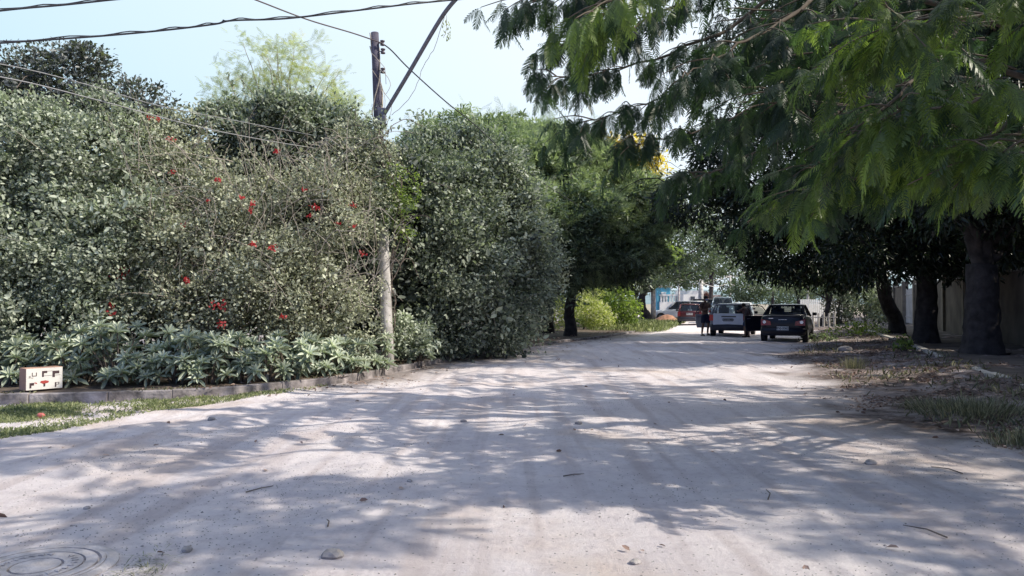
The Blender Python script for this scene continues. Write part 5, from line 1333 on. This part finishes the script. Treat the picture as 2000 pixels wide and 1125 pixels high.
def person(label, loc, heading, J, sk, shirt, shorts, s=1.0, held=None):
    """J: joints in metres, local frame facing +y"""
    root = empty('person', loc, heading); tag(root, label, 'person'); root.scale = (1, 1, 1)
    V = []; E = []
    def v(p, r): V.append((tuple(Vector(p) * s), tuple(k * s for k in r) if isinstance(r, tuple) else r * s)); return len(V) - 1
    pel = v(J['pel'], (.145, .105)); wa = v(J['waist'], (.130, .095)); ch = v(J['chest'], (.155, .11)); nb = v(J['neckb'], (.085, .075)); nk = v(J['neck'], .052); hd0 = v(J['head0'], (.07, .078)); hd1 = v(J['head1'], (.078, .092)); hd2 = v(J['head2'], (.055, .07))
    E += [(pel, wa), (wa, ch), (ch, nb), (nb, nk), (nk, hd0), (hd0, hd1), (hd1, hd2)]
    for sd_ in ('l', 'r'):
        h = v(J['hip' + sd_], .088); k = v(J['knee' + sd_], .056); cf = v((Vector(J['knee' + sd_]) * .62 + Vector(J['ank' + sd_]) * .38) + Vector((0, -.015, 0)), .054); a = v(J['ank' + sd_], .036); t_ = v(J['toe' + sd_], (.04, .024))
        E += [(pel, h), (h, k), (k, cf), (cf, a), (a, t_)]
        sh = v(J['sh' + sd_], .058); el = v(J['el' + sd_], .040); wr = v(J['wr' + sd_], .027); pm_ = v(J['hand' + sd_], (.038, .022))
        E += [(nb, sh), (sh, el), (el, wr), (wr, pm_)]
        d = (Vector(J['hand' + sd_]) - Vector(J['wr' + sd_])).normalized(); sx = d.cross(Vector((0, .3, 1))).normalized()
        for f_, ln in ((-1.5, .060), (-.5, .072), (.5, .068), (1.5, .052)):
            a0 = Vector(J['hand' + sd_]) + sx * f_ * .017 + d * .03; f1 = v(a0, .0095); f2 = v(a0 + d * ln * .5 + Vector((0, 0, -.008)), .0088); f3 = v(a0 + d * ln * .85 + Vector((0, 0, -.028)), .007)
            E += [(pm_, f1), (f1, f2), (f2, f3)]
        th = Vector(J['hand' + sd_]) - d * .02 + sx * .036; t1 = v(th, .011); t2 = v(th + d * .035 + sx * .018, .009); E += [(pm_, t1), (t1, t2)]
    body = skin_mesh('body', V, E, 0, sk, root, 1)
    Vh = [Vector(q[0]) for q in V]
    hc = Vector(J['head1']) * s
    fw = Vector((0, 1, 0))
    # face: nose, ears, eyes, mouth
    MB().tube([hc + Vector((0, .085, .02)) * s, hc + Vector((0, .112, -.015)) * s], [.010 * s, .016 * s], 6).build('nose', sk, body, smooth=True)
    for q in (-1, 1):
        MB().lathe([(.006 * s, -.012 * s), (.028 * s, -.006 * s), (.03 * s, .006 * s), (.01 * s, .012 * s)], hc + Vector((q * .082, -.005, .0)) * s, 10, 'x').build('ear', sk, body, smooth=True)
        MB().lathe([(.003 * s, -.008 * s), (.012 * s, 0), (.003 * s, .006 * s)], hc + Vector((q * .032, .086, .022)) * s, 8, 'y').build('eye', M_PLAST, body)
    # shirt
    def garment(name, verts, edges, mat): return skin_mesh(name, verts, edges, 0, mat, root, 1)
    if shirt:
        SV = [(tuple(Vector(J['waist']) * s + Vector((0, 0, -.10 * s))), (.150 * s, .118 * s)), (tuple(Vector(J['waist']) * s), (.146 * s, .112 * s)), (tuple(Vector(J['chest']) * s), (.190 * s, .140 * s)), (tuple(Vector(J['neckb']) * s), (.10 * s, .088 * s))]
        SE = [(0, 1), (1, 2), (2, 3)]
        for sd_ in ('l', 'r'):
            i0 = len(SV); SV.append((tuple(Vector(J['sh' + sd_]) * s), (.072 * s,) * 2)); SV.append((tuple((Vector(J['sh' + sd_]) * .35 + Vector(J['el' + sd_]) * .65) * s), (.062 * s,) * 2)); SE += [(3, i0), (i0, i0 + 1)]
        garment('shirt', SV, SE, shirt)
    if shorts:
        SV = [(tuple(Vector(J['pel']) * s + Vector((0, 0, .07 * s))), (.152 * s, .118 * s)), (tuple(Vector(J['pel']) * s + Vector((0, 0, -.02 * s))), (.165 * s, .13 * s))]; SE = [(0, 1)]
        for sd_ in ('l', 'r'):
            i0 = len(SV); SV.append((tuple(Vector(J['hip' + sd_]) * s + Vector((0, 0, -.06 * s))), (.112 * s,) * 2)); SV.append((tuple((Vector(J['hip' + sd_]) * .12 + Vector(J['knee' + sd_]) * .88) * s), (.125 * s,) * 2)); SE += [(1, i0), (i0, i0 + 1)]
        garment('shorts', SV, SE, shorts)
    for sd_ in ('l', 'r'):
        a = Vector(J['ank' + sd_]) * s; t_ = Vector(J['toe' + sd_]) * s
        MB().tube([(a.x, a.y - .04 * s, .012), (t_.x, t_.y + .06 * s, .012)], [.04 * s, .048 * s], 8).build('sandal', M_SAND, root)
    return root, hc
J1 = dict(pel=(0, 0, .90), waist=(0, -.01, 1.05), chest=(0, .0, 1.25), neckb=(0, -.01, 1.40), neck=(0, .01, 1.47), head0=(0, .04, 1.535), head1=(0, .045, 1.60), head2=(0, .035, 1.67),
          hipl=(-.10, 0, .84), kneel=(-.13, .06, .47), ankl=(-.14, -.01, .08), toel=(-.16, .13, .035), hipr=(.10, 0, .84), kneer=(.13, .03, .47), ankr=(.15, -.03, .08), toer=(.19, .11, .035),
          shl=(-.19, -.01, 1.37), ell=(-.25, .05, 1.10), wrl=(-.08, .26, 1.16), handl=(-.02, .31, 1.20), shr=(.19, -.01, 1.37), elr=(.26, .03, 1.09), wrr=(.10, .24, 1.14), handr=(.05, .30, 1.18))
p1x, p1y = W(1377, 600, 34.6)[0], 34.6
man, hc = person('man in black cap, brown shirt and navy shorts walking left of the white hatchback', (p1x, p1y, H(p1x, p1y)), R(-155), J1, M_SKIN, M_SHIRT, M_SHORT, 1.04)
cp = MB().lathe([(.098, -.005), (.104, .02), (.098, .06), (.07, .095), (.02, .108)], hc + Vector((0, -.003, .03)), 16).build('cap', M_CAP, man, smooth=True)
MB().box(tuple(hc + Vector((0, .125, .035))), (.13, .10, .012)).build('visor', M_CAP, cp, bevel=.004)
MB().box(tuple(hc + Vector((0, .078, -.045))), (.115, .075, .085)).build('face_mask', M_MASK, man, bevel=.025)
mo = MB().box((0, 0, 0), (.15, .05, .10)).build('held_bundle', simple('white_bundle', (.7, .68, .64), .8, var=.15, scale=18), bevel=.02)
mo.location = man.matrix_basis @ Vector((.02, .36, 1.20)); mo.rotation_euler = (0, .2, R(-155)); tag(mo, 'small white bundle held before the chest of the man in the cap', 'bundle')
J2 = dict(pel=(0, -.04, .86), waist=(0, .02, 1.00), chest=(0, .12, 1.19), neckb=(0, .20, 1.32), neck=(0, .24, 1.37), head0=(0, .29, 1.42), head1=(0, .31, 1.48), head2=(0, .31, 1.55),
          hipl=(-.09, -.03, .80), kneel=(-.12, .03, .46), ankl=(-.14, -.06, .08), toel=(-.15, .08, .035), hipr=(.09, -.03, .80), kneer=(.11, .10, .46), ankr=(.10, .0, .08), toer=(.11, .15, .035),
          shl=(-.18, .17, 1.28), ell=(-.22, .38, 1.18), wrl=(-.16, .58, 1.22), handl=(-.14, .66, 1.23), shr=(.18, .17, 1.28), elr=(.26, .12, 1.02), wrr=(.28, .20, .80), handr=(.28, .22, .72))
p2x, p2y = W(1459, 600, 33.2)[0], 33.2
kid, hc2 = person('person with brown top and blue shorts leaning toward the right side of the white hatchback', (p2x, p2y, H(p2x, p2y)), R(15), J2, M_SKIN2, M_SHIRT2, M_SHORTB, .93)
MB().lathe([(.07, -.055), (.088, -.01), (.092, .03), (.075, .075), (.02, .098)], hc2 + Vector((0, -.015, .01)), 14).build('hair', simple('dark_hair', (.012, .010, .010), .8), kid, smooth=True)
hp = kid.matrix_basis @ (Vector(J2['handr']) * .93)
bag = empty('carrier_bag', hp); tag(bag, 'pale plastic carrier bag hanging from the leaning person\'s hand', 'bag')
loft([[(-.03, -.02, -.10), (.03, -.02, -.10), (.03, .02, -.10), (-.03, .02, -.10)], [(-.10, -.05, -.20), (.10, -.05, -.20), (.10, .05, -.20), (-.10, .05, -.20)], [(-.13, -.07, -.36), (.13, -.07, -.36), (.13, .07, -.36), (-.13, .07, -.36)], [(-.09, -.05, -.44), (.09, -.05, -.44), (.09, .05, -.44), (-.09, .05, -.44)]], simple('pale_plastic', (.55, .48, .44), .5, var=.1), 'sack', bag, sub=1)
MB().tube([(-.03, 0, -.12), (-.02, 0, -.02), (.0, 0, .01), (.02, 0, -.02), (.03, 0, -.12)], .008, 5).build('handle', simple('pale_plastic_handle', (.55, .48, .44), .5), bag)

# ------------------------------------------------------------------ houses at the end of the street
M_BLUE = simple('blue_wall_paint', (.12, .44, .62), .8, var=.3, scale=.7); M_WWALL = simple('white_wall_paint', (.72, .72, .71), .85, var=.1, scale=.8)
M_TILE = simple('clay_roof_tiles', (.36, .28, .25), .9, var=.3, scale=4); M_DARKW = simple('window_dark', (.05, .06, .08), .4); M_REDW = simple('red_brown_wall', (.22, .11, .09), .85, var=.2)
def wpos(px, Y): return W(px, 600, Y)[0]
hz = empty('blue_house', (wpos(1291, 75), 75, 0)); tag(hz, 'bright blue house wall with white window behind the grey post', 'house')
MB().box((0, .0, 1.45), (1.35, 1.5, 3.0), .15).build('wall', M_BLUE, hz); wn = MB().box((.1, -.79, 1.75), (.5, .08, 1.5), .15).build('window', M_WWALL, hz); MB().box((.12, -.83, 1.75), (.34, .04, 1.3), .15).build('pane', simple('pale_pane', (.6, .66, .7), .3), wn)
MB().box((0, 0, 3.0), (1.6, 1.8, .12), .15).build('roof', M_TILE, hz)
MB().box((0, -.80, .5), (1.3, .05, .10), .15).build('base_stripe', simple('green_stripe', (.12, .4, .35), .7), hz)
wl = empty('white_wall', (wpos(1322, 74), 74, 0)); tag(wl, 'low white wall with balusters right of the blue house', 'wall')
mb = MB(); mb.box((0, 0, .8), (3.4, .2, 1.5), .1); mb.box((0, 0, 2.2), (3.4, .24, .12), .1); mb.build('wall_panel', M_WWALL, wl)
mb = MB()
for k in range(12): mb.box((-1.55 + k * .28, -.16 + .28 * k * .1, 1.84), (.12, .12, .62), .1)
mb.build('baluster', M_WWALL, wl)
wh = empty('white_house', (wpos(1348, 73), 73, 0)); tag(wh, 'bright white block house behind the square concrete pole', 'house')
MB().box((0, .8, 1.1), (1.6, 2, 2.3), .1).build('wall', M_WWALL, wh); MB().box((.1, 2.0, 1.3), (2.3, .2, 2.7), .1).build('tower', M_WWALL, wh); MB().box((.2, -.22, 1.6), (.4, .06, .9), .1).build('window', M_DARKW, wh)
def gable(label, px, Y, w_, h_, rh, mw, ez):
    r_ = empty('gable_house', (wpos(px, Y), Y, 0)); tag(r_, label, 'house')
    MB().box((0, 2, h_ / 2), (w_, 4, h_), .0).build('wall', mw, r_)
    mb = MB(); hw_ = w_ / 2 + .45
    for s in (-1, 1):
        a = [(0, -.5, h_ + rh), (0, 4.5, h_ + rh), (s * hw_, 4.5, h_ - .15), (s * hw_, -.5, h_ - .15)]
        b2 = [(x, y, z - .14) for x, y, z in a]
        mb.poly(a if s < 0 else a[::-1]); mb.poly(b2[::-1] if s < 0 else b2)
        mb.poly([a[0], a[3], b2[3], b2[0]]); mb.poly([a[2], a[3], b2[3], b2[2]])
    mb.build('roof', M_TILE, r_); MB().poly([(-w_ / 2, -.01, h_), (w_ / 2, -.01, h_), (0, -.01, h_ + rh - .14)]).build('gable_wall', mw, r_)
    MB().box((.2, -.03, h_ * .5), (w_ * .3, .05, h_ * .4)).build('window', M_DARKW, r_)
    return r_
gable('small red brown house under a pale gable roof beside the square pole', 1378, 82, 1.4, 2.0, .7, M_REDW, 0)
gable('little pale house with gable roof left of the thin far pole', 1403, 95, 2.4, 1.6, .85, M_WWALL, 0)
fw = empty('pale_wall', (wpos(1395, 80), 80, 0)); tag(fw, 'pinkish white garden wall below the small gable roofs', 'wall')
MB().box((0, 0, .85), (3.2, .2, 1.9), .1).build('wall_panel', simple('pinkish_wall', (.62, .55, .52), .85), fw); MB().box((0, 0, 1.84), (3.3, .3, .10), .1).build('coping', M_WWALL, fw)
# dirt heap
import bmesh
def heap(label, px, Y, w_, h_, mat):
    n_ = 18; vs = []; fs = []
    for i in range(n_):
        for j in range(n_):
            u, v_ = i / (n_ - 1) * 2 - 1, j / (n_ - 1) * 2 - 1
            r2 = u * u + v_ * v_; z = h_ * max(0, 1 - r2) ** 1.2 * (1 + .5 * (float(vnoise(np.array([u * 3 + 5]), np.array([v_ * 3 + 2]), 8)[0]) - .5)) - .04
            vs.append((u * w_ / 2, v_ * w_ * .35, z))
    for i in range(n_ - 1):
        for j in range(n_ - 1): fs.append((i * n_ + j, (i + 1) * n_ + j, (i + 1) * n_ + j + 1, i * n_ + j + 1))
    o = np_mesh('dirt_heap', np.array(vs), np.array(fs), mat, tint=np.zeros(len(vs)), smooth=True); o.location = (wpos(px, Y), Y, 0); tag(o, label, 'dirt heap')
heap('low heap of red earth left of the maroon hatchback', 1303, 56, 2.6, .62, simple('red_earth', (.42, .22, .14), .95, var=.35, scale=5, bump=.8))
# grass by the far left kerb
x = RNG.uniform(4, 13, 16000); y = RNG.uniform(38, 60, 16000); k = (x < xK(y) + 1.2 + .4 * (RNG.random(16000) - .5)) & (x > xK(y) - 3); x = x[k]; y = y[k]; n = len(x)
P = np.stack([x, y, np.full(n, .02)], -1); D = unit(RNG.normal(size=(n, 3)) * [1, 1, 0] * .5 + [0, 0, .9]); L_ = RNG.uniform(.10, .35, n)
v, f, t = inst(LAN, P, D, rnd_dirs(n), L_, .03, RNG.random(n))
tag(np_mesh('grass', v, f, M_GRASS, tint=t), 'sunlit roadside grass left of the maroon hatchback', 'grass', kind='stuff')
